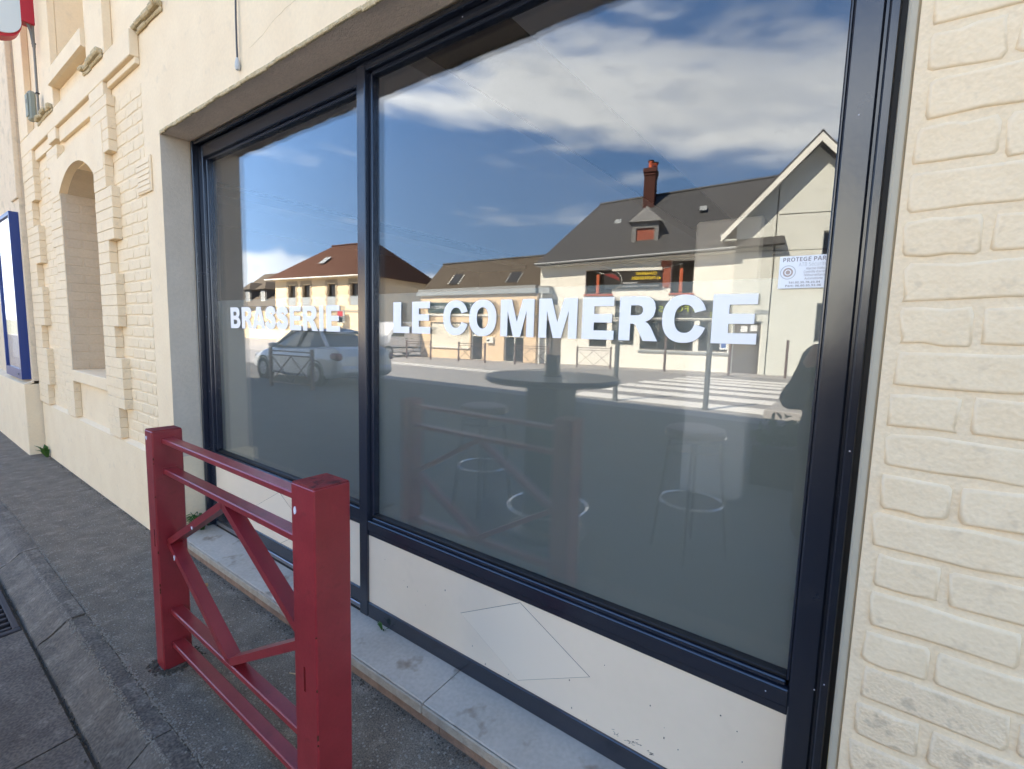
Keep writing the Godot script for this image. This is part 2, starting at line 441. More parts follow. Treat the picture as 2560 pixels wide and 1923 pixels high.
func make_sky() -> ImageTexture:
	var W := 2048
	var H := 1024
	var n1 := noise(0.011, 5, 6)
	var n2 := noise(0.035, 9, 5)
	var n3 := noise(0.018, 15, 4)
	var img := Image.create(W, H, false, Image.FORMAT_RGBF)
	var zen := Vector3(0.075, 0.150, 0.335) * SKY_K
	var mid := Vector3(0.112, 0.245, 0.515) * SKY_K
	var hor := Vector3(0.38, 0.575, 0.82) * SKY_K
	var white := Vector3(1.12, 1.15, 1.15) * SKY_K
	var floats := PackedFloat32Array()
	floats.resize(W * H * 3)
	for j in H:
		var el := 90.0 - (j + 0.5) / H * 180.0
		var t := clampf(el / 90.0, 0.0, 1.0)
		var base: Vector3
		if el < 0.0:
			base = Vector3(0.22, 0.22, 0.21) * SKY_K
		elif t < 0.28:
			base = hor.lerp(mid, pow(t / 0.28, 0.65))
		else:
			base = mid.lerp(zen, pow((t - 0.28) / 0.72, 0.55))
		for i in W:
			var k := (j * W + i) * 3
			var c := base
			if el > 0.0 and el < 75.0:
				# real azimuth from +z towards +x, in degrees; the same field of bands goes round the whole sky
				var az := 180.0 - (i + 0.5) / W * 360.0
				var wrap := wrapf(az + 28.0, -60.0, 60.0) - 28.0
				var xx := az * 3.2
				var yy := el * 7.0
				var fb := n1.get_noise_2d(xx * 1.0, yy) * 0.5 + 0.5
				var fw := n2.get_noise_2d(xx * 0.8 + yy * 0.5, yy * 1.4) * 0.5 + 0.5
				var fs := n3.get_noise_2d(xx * 0.55 - yy * 0.25, yy * 1.8) * 0.5 + 0.5
				# the long bank of cloud
				var s := clampf((wrap + 55.0) / 52.0, 0.0, 1.0)
				var lo := 21.6 - 3.2 * s + 1.1 * sin(s * 5.2)
				var hi := 25.0 + 6.2 * sin(clampf(s * 1.15 + 0.03, 0.0, 1.0) * PI * 0.82)
				var edge := (fw - 0.5) * 7.0 + (fb - 0.5) * 6.0
				var bank := sstep(lo - 0.2, lo + 2.2, el + edge * 0.28) * (1.0 - sstep(hi - 5.0, hi + 1.2, el + edge * 0.9))
				bank *= sstep(-60.0, -52.0, wrap + edge) * (1.0 - sstep(8.0, 26.0, wrap + edge))
				bank *= clampf(0.30 + 1.1 * (fb * 0.45 + fw * 0.55) + 0.30 * (1.0 - s), 0.0, 0.97)
				# a rounder head of cloud in it
				var px := (wrap + 37.5) / 3.4
				var py := (el - 25.9) / 2.0
				bank = maxf(bank, (1.0 - sstep(0.65, 1.25, sqrt(px * px + py * py) + (fw - 0.5) * 1.1)) * 0.98)
				# thin wisps over all of the middle sky
				var wisp := sstep(0.56, 0.86, fs * 0.62 + fw * 0.38) * sstep(8.0, 13.0, el) * (1.0 - sstep(45.0, 70.0, el)) * 0.5
				# heaped cloud low along the horizon
				var hx := n3.get_noise_2d(az * 5.0, 300.0) * 0.5 + 0.5
				var top := 4.5 + 6.5 * hx
				var low := (1.0 - sstep(top - 1.8, top + 0.5, el + (fw - 0.5) * 3.5)) * sstep(0.34, 0.55, hx + 0.12) * (0.6 + 0.4 * fb)
				var d := clampf(maxf(bank, maxf(wisp, low * 0.9)), 0.0, 1.0)
				var body := white * (0.72 + 0.30 * fb + 0.14 * fw) * (0.94 if bank > low else 0.98)
				c = base.lerp(body, d)
			floats[k] = c.x; floats[k + 1] = c.y; floats[k + 2] = c.z
	img.set_data(W, H, false, Image.FORMAT_RGBF, floats.to_byte_array())
	return ImageTexture.create_from_image(img)

const SKY_K := 0.70

func _ready() -> void:
	rng.seed = 4711
	# camera
	var cam := Camera3D.new()
	cam.name = "camera"
	cam.fov = 77.65
	cam.near = 0.02
	cam.far = 4000.0
	add_child(cam)
	cam.transform = Transform3D(Basis(Vector3(0.80345574, 0.02722477, -0.5947417), Vector3(-0.08541178, 0.9938915, -0.06988935), Vector3(0.589206, 0.10695095, 0.80087314)), Vector3(0, 1.4, 1.1046))
	cam.current = true
	# sky, sun, exposure
	var we := WorldEnvironment.new()
	we.name = "world"
	var env := Environment.new()
	env.background_mode = Environment.BG_SKY
	var sky := Sky.new()
	var pano := PanoramaSkyMaterial.new()
	pano.panorama = make_sky()
	sky.sky_material = pano
	env.sky = sky
	env.tonemap_mode = Environment.TONE_MAPPER_LINEAR
	env.tonemap_exposure = 5.5
	env.sdfgi_enabled = true
	env.ssao_enabled = true
	env.ssil_enabled = true
	we.environment = env
	add_child(we)
	var sun := DirectionalLight3D.new()
	sun.name = "sun"
	sun.light_energy = 1.6
	sun.light_color = Color(1.0, 0.95, 0.865)
	sun.light_angular_distance = 0.5
	sun.shadow_enabled = true
	add_child(sun)
	sun.look_at_from_position(Vector3.ZERO, Vector3(0.33, -0.95, 1.0), Vector3.UP)
	make_materials()
	ground()
	brasserie()
	neighbour()
	room()
	terrace()
	shop_window()
	street_opposite()
	barrier()
	small_things()
	far_things()
	photographer()

# ------------------------------------------------------------------ ground
func ground() -> void:
	struct("ground", mb().box(Vector3(-1600, -1.0, -1600), Vector3(1600, -0.125, 1600)), M.ground_far)
	struct("road", mb().box(Vector3(-70, -0.6, 7.9), Vector3(40, -0.1, 40)), M.road_asphalt)
	struct("forecourt", mb().box(Vector3(-70, -0.6, 1.05), Vector3(40, -0.102, 7.9)), M.shaded_asphalt)  # shade painted into this darker ground; it ends close to the building's shadow edge
	# own side: asphalt pavement along the wall
	struct("pavement", mb().box(Vector3(-30, -0.5, -0.14), Vector3(20, 0.0, 0.556)), M.pavement_asphalt)
	# kerb stones: flat top, battered and worn face
	var kerb := Node3D.new(); kerb.name = "kerb"; add_child(kerb); tag(kerb, "worn dark kerb along the asphalt pavement by the drain", "", "", "structure")
	var prof := PackedVector2Array([Vector2(0.558, -0.4), Vector2(0.558, 0.001), Vector2(0.612, 0.0025), Vector2(0.632, -0.006), Vector2(0.69, -0.052), Vector2(0.712, -0.060), Vector2(0.728, -0.072), Vector2(0.735, -0.09), Vector2(0.735, -0.4)])
	var kx := -2.912 - 1.085 * 9
	for i in 15:
		var j := rng.randf_range(-0.003, 0.003)
		var p2 := PackedVector2Array()
		for q in prof: p2.append(q + Vector2(rng.randf_range(-0.003, 0.003), j + rng.randf_range(-0.002, 0.002)))
		obj("kerb_stone", mb().prism(p2, 0, kx + 0.004, kx + 1.081), M.kerb_stone, kerb)
		kx += 1.085
	# gutter slabs, a drain let into one of them
	var gut := Node3D.new(); gut.name = "gutter"; add_child(gut); tag(gut, "dark concrete gutter slabs along the foot of the kerb", "", "", "structure")
	var gx := -2.16 - 1.04 * 9
	for i in 15:
		var b := mb()
		var a0 := gx + 0.004
		var a1 := gx + 1.036
		if i == 8 or i == 7:      # the drain opening lies in these
			var lo := a0 if i == 8 else -3.93
			var hi := -3.135 if i == 8 else a1
			if i == 8: b.slab(Vector3(hi, -0.078, 0.748), Vector3(a1, -0.078, 0.748), Vector3(a1, -0.097, 1.046), Vector3(hi, -0.097, 1.046), 0.25)
			else: b.slab(Vector3(a0, -0.078, 0.748), Vector3(lo, -0.078, 0.748), Vector3(lo, -0.097, 1.046), Vector3(a0, -0.097, 1.046), 0.25)
		else:
			b.slab(Vector3(a0, -0.078, 0.748), Vector3(a1, -0.078, 0.748), Vector3(a1, -0.097, 1.046), Vector3(a0, -0.097, 1.046), 0.25)
		obj("gutter_slab", b, M.gutter_concrete, gut)
		gx += 1.04
	struct("gutter_joint", mb().box(Vector3(-14, -0.5, 0.736), Vector3(8, -0.093, 0.747)), M.dirt)
	struct("subsoil", mb().box(Vector3(-14, -0.6, 0.748), Vector3(8, -0.36, 1.046)), M.dirt)
	# far pavement, with its kerb line and a paved tip at the crossing
	var fp := PackedVector2Array([Vector2(-60, 13.3), Vector2(-19, 13.25), Vector2(-11.5, 13.2), Vector2(-10.9, 15.9), Vector2(-10.2, 17.0), Vector2(-8.6, 18.6), Vector2(-4.5, 19.25), Vector2(6, 21.6), Vector2(20, 25), Vector2(20, 60), Vector2(-60, 60)])
	struct("far_pavement", mb().prism(fp, 1, -0.5, -0.075), M.far_pavement)
	var edge := Node3D.new(); edge.name = "far_kerb_marking"; add_child(edge); tag(edge, "row of pale blocks along the edge of the far pavement", "", "", "structure")
	for i in 34:
		var bx := -24.0 + i * 0.37
		obj("block", mb().box(Vector3(bx, -0.2, 12.78), Vector3(bx + 0.24, -0.088, 13.14), 0.01), M.road_paint, edge)
	struct("road_line", mb().box(Vector3(-24, -0.15, 12.42), Vector3(-11.3, -0.094, 12.56)), M.road_paint)
	var zebra := Node3D.new(); zebra.name = "zebra_crossing"; add_child(zebra); tag(zebra, "white zebra crossing between the grey bollards and the far pavement", "", "", "structure")
	for r in [[9.02, 9.86, -5.9, -1.5], [10.72, 11.5, -5.95, -1.62], [12.25, 12.95, -6.02, -1.72], [13.6, 14.3, -6.0, -1.85], [14.95, 15.55, -5.75, -1.98], [16.0, 16.6, -5.6, -2.03], [17.1, 17.65, -5.5, -2.05]]:
		obj("stripe", mb().prism(PackedVector2Array([Vector2(r[2], r[0]), Vector2(r[3], r[0] + 0.12), Vector2(r[3] - 0.03, r[1] + 0.12), Vector2(r[2] - 0.03, r[1])]), 1, -0.12, -0.094), M.road_paint, zebra)
	# drain grate with fallen leaves
	var gr := thing("drain_grate", "rusty iron drain grate in the gutter with dead leaves", "drain", Vector3(-3.53, -0.078, 0.9))
	for s in [[-0.39, -0.355, -0.15, 0.15], [0.355, 0.39, -0.15, 0.15], [-0.355, 0.355, -0.15, -0.125], [-0.355, 0.355, 0.125, 0.15]]:
		obj("frame", mb().box(Vector3(s[0], -0.06, s[2]), Vector3(s[1], 0.004, s[3]), 0.004), M.iron, gr)
	for i in 12:
		var bx := -0.325 + i * 0.059
		obj("bar", mb().box(Vector3(bx - 0.011, -0.05, -0.125), Vector3(bx + 0.011, 0.001, 0.125), 0.004), M.iron, gr)
	obj("pit", mb().box(Vector3(-0.355, -0.26, -0.125), Vector3(0.355, -0.14, 0.125)), M.grime, gr)
	for i in 46:
		var l := mb(Transform3D(Basis.from_euler(Vector3(rng.randf_range(-0.5, 0.5), rng.randf() * TAU, rng.randf_range(-0.5, 0.5))), Vector3(rng.randf_range(-0.34, 0.36), rng.randf_range(-0.03, 0.008), rng.randf_range(-0.14, 0.12))))
		leaf_shape(l, rng.randf_range(0.03, 0.065), rng.randf_range(0.008, 0.02))
		obj("dead_leaf", l, M["dead_leaf_%d" % (i % 3)], gr)

# a thin curled leaf of that length and width, lying along x
func leaf_shape(b: MB, l: float, w: float) -> void:
	var t := 0.0008
	var up := l * 0.12
	var pts := [Vector3(-l / 2, 0, 0), Vector3(-l * 0.15, up, w / 2), Vector3(l * 0.2, up, w * 0.42), Vector3(l / 2, 0, 0), Vector3(l * 0.2, up, -w * 0.42), Vector3(-l * 0.15, up, -w / 2)]
	var c := Vector3(0, up * 0.55, 0)
	for i in 6:
		var p: Vector3 = pts[i]
		var q: Vector3 = pts[(i + 1) % 6]
		b.tri(c, p, q, Vector3.UP)
		b.tri(c - Vector3(0, t, 0), p - Vector3(0, t, 0), q - Vector3(0, t, 0), Vector3.DOWN)

# ------------------------------------------------------------------ brasserie
# a painted-over brick: irregular rounded outline standing proud of the wall plane
func soft_brick(w: float, h: float, proud: float, sd: int) -> ArrayMesh:
	var r := RandomNumberGenerator.new(); r.seed = sd
	var outer := []
	var k := [Vector2(-1, -0.8), Vector2(-0.96, -1), Vector2(-0.3, -1), Vector2(0.35, -1), Vector2(0.96, -1), Vector2(1, -0.8), Vector2(1, 0.8), Vector2(0.96, 1), Vector2(0.3, 1), Vector2(-0.35, 1), Vector2(-0.96, 1), Vector2(-1, 0.8)]
	for p in k: outer.append(Vector2(p.x * w / 2 + r.randf_range(-0.0035, 0.0035), p.y * h / 2 + r.randf_range(-0.0034, 0.0034)))
	var b := mb()
	var m := outer.size()
	var ring := func(s: float, z: float) -> Array:
		var o := []
		for p in outer:
			var q: Vector2 = p
			o.append(Vector3(q.x - signf(q.x) * minf(s, absf(q.x)), q.y - signf(q.y) * minf(s, absf(q.y)), z))
		return o
	var A: Array = ring.call(0.0, -0.004)
	var B: Array = ring.call(0.0018, proud * 0.75)
	var C: Array = ring.call(0.0075, proud)
	for i in m:
		var j := (i + 1) % m
		var ni := Vector3(A[i].x / w, A[i].y / h, 0).normalized()
		var nj := Vector3(A[j].x / w, A[j].y / h, 0).normalized()
		b.squad(A[i], A[j], B[j], B[i], ni + Vector3(0, 0, 0.3), nj + Vector3(0, 0, 0.3), nj + Vector3(0, 0, 1), ni + Vector3(0, 0, 1))
		b.squad(B[i], B[j], C[j], C[i], ni + Vector3(0, 0, 1), nj + Vector3(0, 0, 1), Vector3.BACK, Vector3.BACK)
		b.stri(Vector3(0, 0, proud + 0.0006), C[i], C[j], Vector3.BACK, Vector3.BACK, Vector3.BACK)
	return b.mesh()

func brasserie() -> void:
	var b := thing("brasserie_building", "cream painted brick brasserie with a long navy shop window", "building")
	# main front wall: shop opening, blind arched niche, upper blind window
	obj("wall", mb().wall(-6.9, 0.026, -0.3, 7.8, 0.0, -0.30, [[-3.40, 0.027, 0.04, 2.503], [-5.50, -4.52, 0.94, 2.60], [-5.50, -4.52, 3.40, 4.9]]), M.cream_paint, b)
	obj("reveal", mb().box(Vector3(-3.402, 0.57, -0.152), Vector3(-3.398, 2.5, -0.001)), M.reveal_paint, b)
	obj("soffit", mb().box(Vector3(-3.395, 2.499, -0.152), Vector3(0.026, 2.506, -0.003)), M.soffit_paint, b)
	# rough lip where the render ends above the opening
	var lip := mb()
	var lx := -3.40
	while lx < 0.0:
		var l2 := lx + rng.randf_range(0.03, 0.09)
		lip.box(Vector3(lx, 2.494 + rng.randf_range(-0.003, 0.004), -0.012), Vector3(minf(l2, 0.02), 2.513, rng.randf_range(0.001, 0.004)), 0.003)
		lx = l2
	obj("render_edge", lip, M.ledge_stone, b)
	obj("niche_back", mb().box(Vector3(-5.51, 0.9, -0.42), Vector3(-4.51, 2.62, -0.29)), M.cream_brick, b)
	obj("upper_niche_back", mb().box(Vector3(-5.51, 3.38, -0.42), Vector3(-4.51, 4.95, -0.29)), M.cream_paint, b)
	# rest of the block
	obj("wall", mb().box(Vector3(0.026, -0.3, -0.30), Vector3(6.0, 7.8, -0.006)), M.cream_mortar, b)
	obj("wall", mb().box(Vector3(-6.9, -0.3, -8.3), Vector3(6.0, 7.8, -8.0)), M.cream_paint, b)
	obj("wall", mb().box(Vector3(-6.9, -0.3, -8.0), Vector3(-6.6, 7.8, -0.3)), M.cream_paint, b)
	obj("wall", mb().box(Vector3(5.7, -0.3, -8.0), Vector3(6.0, 7.8, -0.3)), M.cream_paint, b)
	obj("roof", mb().box(Vector3(-7.0, 7.8, -8.4), Vector3(6.1, 8.0, 0.12), 0.02), M.slate, b)
	# right-hand wall: bricks under thick paint
	var lib := {}
	var soft := func(w: float, pr: float, var_: int) -> ArrayMesh:
		var key := "%.3f %.4f %d" % [w, pr, var_]
		if not lib.has(key): lib[key] = soft_brick(w, 0.0655, pr, 100 + lib.size())
		return lib[key]
	for c in 34:
		var y := 0.706 + 0.0765 * (c - 9) + 0.038
		var e0 := rng.randf_range(0.036, 0.048)
		var cuts: Array = [e0, 0.151, 0.375, 0.60] if c % 2 == 0 else [e0, 0.262, 0.486]
		var proud := 0.0038 if y < 1.16 else (0.0019 if y < 1.5 else 0.0012)
		for i in cuts.size() - 1:
			var w: float = cuts[i + 1] - cuts[i] - 0.011
			obj("brick", soft.call(snappedf(w, 0.004), proud + 0.0007 * ((c * 7 + i * 3) % 3), (c + i) % 5), M.cream_brick if y > 0.80 else M.worn_brick, b, Transform3D(Basis(Vector3.BACK, rng.randf_range(-0.012, 0.012)), Vector3(cuts[i] + w / 2 + rng.randf_range(-0.002, 0.002), y + rng.randf_range(-0.002, 0.002), -0.006)))
	# plinth with its sloped top
	var pl := mb()
	pl.box(Vector3(-6.88, -0.3, 0.0005), Vector3(-3.401, 0.545, 0.035))
	pl.slab(Vector3(-6.88, 0.567, 0.0005), Vector3(-3.401, 0.567, 0.0005), Vector3(-3.401, 0.546, 0.0348), Vector3(-6.88, 0.546, 0.0348), 0.02)
	obj("plinth", pl, M.cream_paint, b)
	# quoins either side of the recessed brick panels, course by course
	var teeth_r := [[0.567, 0.79, -4.268], [0.79, 1.15, -4.14], [1.15, 1.37, -4.262], [1.37, 1.735, -4.165], [1.735, 1.963, -4.275], [1.963, 2.31, -4.145], [2.31, 2.535, -4.25], [2.535, 2.89, -4.145]]
	var teeth_l := [[0.567, 0.77, -6.50], [0.77, 1.127, -6.415], [1.127, 1.35, -6.583], [1.35, 1.72, -6.41], [1.72, 1.945, -6.575], [1.945, 2.295, -6.38], [2.295, 2.53, -6.568], [2.53, 2.89, -6.42]]
	for side in [[teeth_r, -4.521], [teeth_l, -6.88]]:
		for t in side[0]:
			var n := int(round((t[1] - t[0]) / 0.0735))
			var h: float = (t[1] - t[0]) / n
			for i in n:
				var y0: float = t[0] + h * i
				obj("quoin_block", mb().box(Vector3(side[1] + rng.randf_range(0, 0.001), y0 + 0.0006, 0.0006), Vector3(t[2] + rng.randf_range(-0.005, 0.005), y0 + h - 0.0006, 0.05 + rng.randf_range(-0.0015, 0.0015)), 0.003), M.cream_brick, b)
	# left jamb of the niche
	for i in 31:
		var y0 := 0.567 + i * 0.0735
		obj("quoin_block", mb().box(Vector3(-5.76 - (0.1 if int(i / 4.0) % 2 else 0.0), y0 + 0.0006, 0.0006), Vector3(-5.501, y0 + 0.0729, 0.05 + rng.randf_range(-0.0015, 0.0015)), 0.003), M.cream_brick, b)
	# filling above the quoins up to the frieze
	for q in [[-4.521, -4.2], [-5.76, -5.501], [-6.88, -6.42]]:
		obj("pilaster", mb().box(Vector3(q[0], 2.89, 0.0006), Vector3(q[1], 2.979, 0.0495), 0.004), M.cream_paint, b)
	# arch block over the niche
	var arch := PackedVector2Array([Vector2(-5.762, 2.70), Vector2(-5.762, 2.44), Vector2(-5.4995, 2.44)])
	var arc2 := PackedVector2Array([Vector2(-5.4985, 2.64), Vector2(-5.4985, 2.44)])
	for i in 13:
		var t := i / 12.0
		var p := Vector2(lerpf(-5.4985, -4.5215, t), 2.455 + 0.155 * (1.0 - pow(absf(2.0 * t - 1.0), 2.2)))
		arch.append(p); arc2.append(p)
	arch.append_array(PackedVector2Array([Vector2(-4.5205, 2.44), Vector2(-4.27, 2.44), Vector2(-4.27, 2.74), Vector2(-4.9, 2.76)]))
	arc2.append_array(PackedVector2Array([Vector2(-4.5215, 2.44), Vector2(-4.5215, 2.64)]))
	obj("arch_block", mb().prism(arch, 2, 0.0008, 0.053), M.cream_paint, b)
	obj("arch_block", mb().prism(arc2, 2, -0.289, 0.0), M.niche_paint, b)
	obj("niche_sill", mb().box(Vector3(-5.499, 0.885, -0.289), Vector3(-4.5215, 0.982, 0.051), 0.006), M.cream_paint, b)
	# frieze and stepped corbels
	obj("frieze", mb().box(Vector3(-6.885, 2.98, 0.0004), Vector3(-3.655, 3.128, 0.05), 0.004), M.cream_paint, b)
	for q in [[-4.195, -3.655, 2.943], [-5.498, -4.523, 2.868], [-6.418, -5.765, 2.885]]:
		obj("corbel", mb().box(Vector3(q[0], q[2], 0.0005), Vector3(q[1], 2.9795, 0.026), 0.003), M.cream_paint, b)
	# bricks of the recessed panels
	for c in 31:
		var y := 0.567 + 0.0735 * c + 0.037
		var off := 0.11 if c % 2 else 0.0
		var x := -4.27 + off
		while x < -3.66:
			var w := minf(0.213, -3.655 - x)
			if w > 0.05:
				obj("brick", soft.call(snappedf(w, 0.01), 0.0035, c % 3), M.cream_brick, b, Transform3D(Basis(), Vector3(x + w / 2, y + rng.randf_range(-0.002, 0.002), 0.0)))
			x += 0.224
	var far := mb()
	for c in 31:
		var y := 0.567 + 0.0735 * c + 0.037
		var x := -6.57 + (0.11 if c % 2 else 0.0)
		while x < -5.78:
			var w := minf(0.212, -5.765 - x)
			if w > 0.04: far.box(Vector3(x, y - 0.032, -0.004), Vector3(x + w, y + 0.032, 0.0035), 0.003)
			x += 0.224
	var lining := mb().box(Vector3(-5.505, 0.983, -0.288), Vector3(-5.4950, 2.46, 0.044))
	for c in 20:    # bricks seen on the deep side of the niche
		var y := 0.99 + 0.0735 * c
		var z := -0.285 + (0.1 if c % 2 else 0.0)
		while z < 0.03:
			var w := minf(0.205, 0.045 - z)
			if w > 0.03: lining.box(Vector3(-5.503, y, z), Vector3(-5.4925, y + 0.066, z + w), 0.003)
			z += 0.216
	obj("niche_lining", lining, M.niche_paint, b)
	obj("brickwork", far, M.cream_brick, b).set_meta("kind", "stuff")
	# upper storey: pilaster strips, sloping sill, broken stone stubs of a string course
	for q in [[-6.885, -6.52], [-5.80, -5.501], [-4.521, -4.13]]:
		obj("pilaster", mb().box(Vector3(q[0], 3.132, 0.0006), Vector3(q[1], 7.0, 0.05), 0.004), M.cream_paint, b)
	var sill := PackedVector2Array([Vector2(0.052, 3.285), Vector2(0.075, 3.29), Vector2(0.075, 3.40), Vector2(-0.289, 3.52), Vector2(-0.289, 3.30)])
	obj("upper_sill", mb().prism(sill, 0, -5.4995, -4.5215), M.cream_paint, b)
	obj("upper_panel", mb().box(Vector3(-5.4995, 3.132, 0.0006), Vector3(-4.5225, 3.284, 0.004)), M.cream_brick, b)
	for q in [[-6.05, -5.52], [-4.585, -4.15], [-3.675, -3.262]]:
		var st := mb()
		var x: float = q[0]
		while x < q[1] - 0.01:
			var x2 := minf(x + rng.randf_range(0.05, 0.14), q[1])
			st.box(Vector3(x, 3.128 + rng.randf_range(-0.004, 0.006), 0.0 if q[0] > -4 else 0.048), Vector3(x2, 3.152 + rng.randf_range(0.0, 0.016), (0.045 if q[0] > -4 else 0.085) + rng.randf_range(-0.012, 0.012)), 0.008)
			st.box(Vector3(x, 3.105 + rng.randf_range(-0.006, 0.006), 0.0 if q[0] > -4 else 0.048), Vector3(x2, 3.129, (0.018 if q[0] > -4 else 0.062) + rng.randf_range(-0.006, 0.006)), 0.006)
			x = x2
		obj("ledge_stub", st, M.ledge_stone, b)
	# hairline cracks in the render above the window
	for k in [[Vector2(-2.30, 2.62), 0.42, 0.06], [Vector2(-1.55, 2.515), 0.16, 0.02]]:
		var path := []
		var p: Vector2 = k[0]
		for i in 12:
			path.append(Vector3(p.x, p.y, 0.0))
			p += Vector2(k[1] / 11.0, k[2] / 11.0 + rng.randf_range(-0.007, 0.007))
		obj("crack", mb().tube(path, 0.0007, 4), M.ledge_stone, b)

func neighbour() -> void:
	var b := thing("neighbouring_house", "rough rendered house front adjoining the brasserie at the drain end", "building")
	obj("wall", mb().box(Vector3(-16, 0.772, -8.0), Vector3(-6.902, 7.6, 0.088)), M.dirty_render, b)
	obj("plinth", mb().box(Vector3(-16, -0.3, -8.0), Vector3(-6.901, 0.74, 0.16), 0.006), M.cream_paint, b)
	obj("plinth_top", mb().slab(Vector3(-16, 0.774, 0.086), Vector3(-6.903, 0.774, 0.086), Vector3(-6.903, 0.742, 0.158), Vector3(-16, 0.742, 0.158), 0.02), M.dirty_render, b)
	obj("pilaster", mb().box(Vector3(-7.20, 2.6, 0.06), Vector3(-6.899, 7.0, 0.105), 0.006), M.dirty_render, b)
	obj("roof", mb().box(Vector3(-16.1, 7.6, -8.2), Vector3(-6.95, 7.8, 0.3), 0.02), M.slate, b)

# ------------------------------------------------------------------ the room behind the window
func room() -> void:
	struct("room_floor", mb().box(Vector3(-6.6, -0.2, -8.0), Vector3(5.7, 0.10, -0.31)), M.room_floor)
	struct("room_back_wall", mb().box(Vector3(-6.55, 0.10, -6.6), Vector3(5.65, 3.05, -6.4)), M.room_wall)
	struct("room_side_wall", mb().box(Vector3(-6.59, 0.10, -6.39), Vector3(-6.4, 3.05, -0.31)), M.room_wall)
	struct("room_end_wall", mb().box(Vector3(3.4, 0.10, -6.39), Vector3(3.6, 3.05, -0.31)), M.room_wall)
	struct("room_ceiling", mb().box(Vector3(-6.6, 3.05, -6.6), Vector3(5.7, 3.25, -0.31)), M.ceiling_dark)
	var k := 0
	for q in [[-6.39, -5.27], [-4.53, -1.78], [-1.2, 3.39]]:
		var o := struct("dropped_ceiling", mb().box(Vector3(q[0], 2.6, -6.39), Vector3(q[1], 2.68, -0.32)), M.ceiling_white)
		if k > 0: o.name = "dropped_ceiling_%03d" % k
		k += 1
	struct("room_pier", mb().box(Vector3(-1.2, 0.10, -3.5), Vector3(-0.70, 2.34, -3.0), 0.02), M.ceiling_white)

# high table and stools out on the forecourt, behind the photographer: the glass mirrors them
func terrace() -> void:
	var t := thing("bar_table", "round dark high table on a thick column, mirrored in the wide pane", "table", Vector3(-1.86, -0.1, 1.47))
	obj("tabletop", mb().lathe([Vector2(0, 1.145), Vector2(0.47, 1.145), Vector2(0.495, 1.16), Vector2(0.50, 1.172), Vector2(0.49, 1.19), Vector2(0, 1.19)], Vector3.ZERO, 48), M.table_dark, t)
	obj("column", mb().box(Vector3(-0.14, 0.03, -0.14), Vector3(0.14, 1.145, 0.14), 0.012), M.table_dark, t)
	obj("base", mb().lathe([Vector2(0, 0.0), Vector2(0.3, 0.0), Vector2(0.3, 0.02), Vector2(0.27, 0.035), Vector2(0, 0.04)], Vector3.ZERO, 40), M.black_metal, t)
	var ring := []
	for i in 40: ring.append(Vector3(cos(TAU * i / 40.0) * 0.30, 0.20, sin(TAU * i / 40.0) * 0.30))
	obj("foot_ring", mb().tube(ring, 0.011, 8, -1.0, true), M.chrome, t)
	var stand := thing("menu_holder", "dark upright menu holder on the round high table", "menu holder", Vector3(-1.84, 1.09, 1.44))
	obj("board", mb().box(Vector3(-0.05, 0.0, -0.02), Vector3(0.05, 0.16, 0.02), 0.004), M.table_dark, stand)
	obj("foot", mb().box(Vector3(-0.055, 0.0, -0.045), Vector3(0.055, 0.012, 0.045), 0.003), M.black_metal, stand)
	# bar stools
	var s := thing("bar_stool", "bar stool mirrored nearer the mullion, round seat and chrome foot ring", "stool", Vector3(-2.55, -0.1, 1.52), 0.2, "bar stools round the high table")
	obj("seat", mb().lathe([Vector2(0, 0.825), Vector2(0.16, 0.825), Vector2(0.19, 0.838), Vector2(0.197, 0.862), Vector2(0.188, 0.886), Vector2(0.15, 0.898), Vector2(0, 0.904)], Vector3.ZERO, 36), M.stool_seat, s)
	obj("seat_rim", mb().lathe([Vector2(0.17, 0.812), Vector2(0.198, 0.819), Vector2(0.201, 0.836), Vector2(0.192, 0.838)], Vector3.ZERO, 36), M.chrome, s)
	for i in 4:
		var a := TAU * (i + 0.5) / 4.0
		obj("leg", mb().tube([Vector3(cos(a) * 0.16, 0.815, sin(a) * 0.16), Vector3(cos(a) * 0.25, 0.0, sin(a) * 0.25)], 0.012, 8), M.black_metal, s)
	ring = []
	for i in 36: ring.append(Vector3(cos(TAU * i / 36.0) * 0.207, 0.37, sin(TAU * i / 36.0) * 0.207))
	obj("foot_ring", mb().tube(ring, 0.010, 8, -1.0, true), M.chrome, s)
	ring = []
	for i in 36: ring.append(Vector3(cos(TAU * i / 36.0) * 0.165, 0.74, sin(TAU * i / 36.0) * 0.165))
	obj("brace_ring", mb().tube(ring, 0.006, 8, -1.0, true), M.black_metal, s)
	dup(s, Vector3(-0.895, -0.1, 1.80), "bar stool mirrored on the far side of the high table from the mullion", 0.6)

# ------------------------------------------------------------------ shop window
# heavy grotesque capitals cut from vinyl: outlines in a unit box, split at x = 0.5 so that no piece has a hole
func ellipse(cx: float, cy: float, rx: float, ry: float, e := 2.25) -> PackedVector2Array:
	var o := PackedVector2Array()
	for i in 44:
		var a := TAU * i / 44.0
		o.append(Vector2(cx + signf(cos(a)) * pow(absf(cos(a)), 2.0 / e) * rx, cy + signf(sin(a)) * pow(absf(sin(a)), 2.0 / e) * ry))
	return o

func pts(a: Array) -> PackedVector2Array:
	var o := PackedVector2Array()
	for i in range(0, a.size(), 2): o.append(Vector2(a[i], a[i + 1]))
	return o

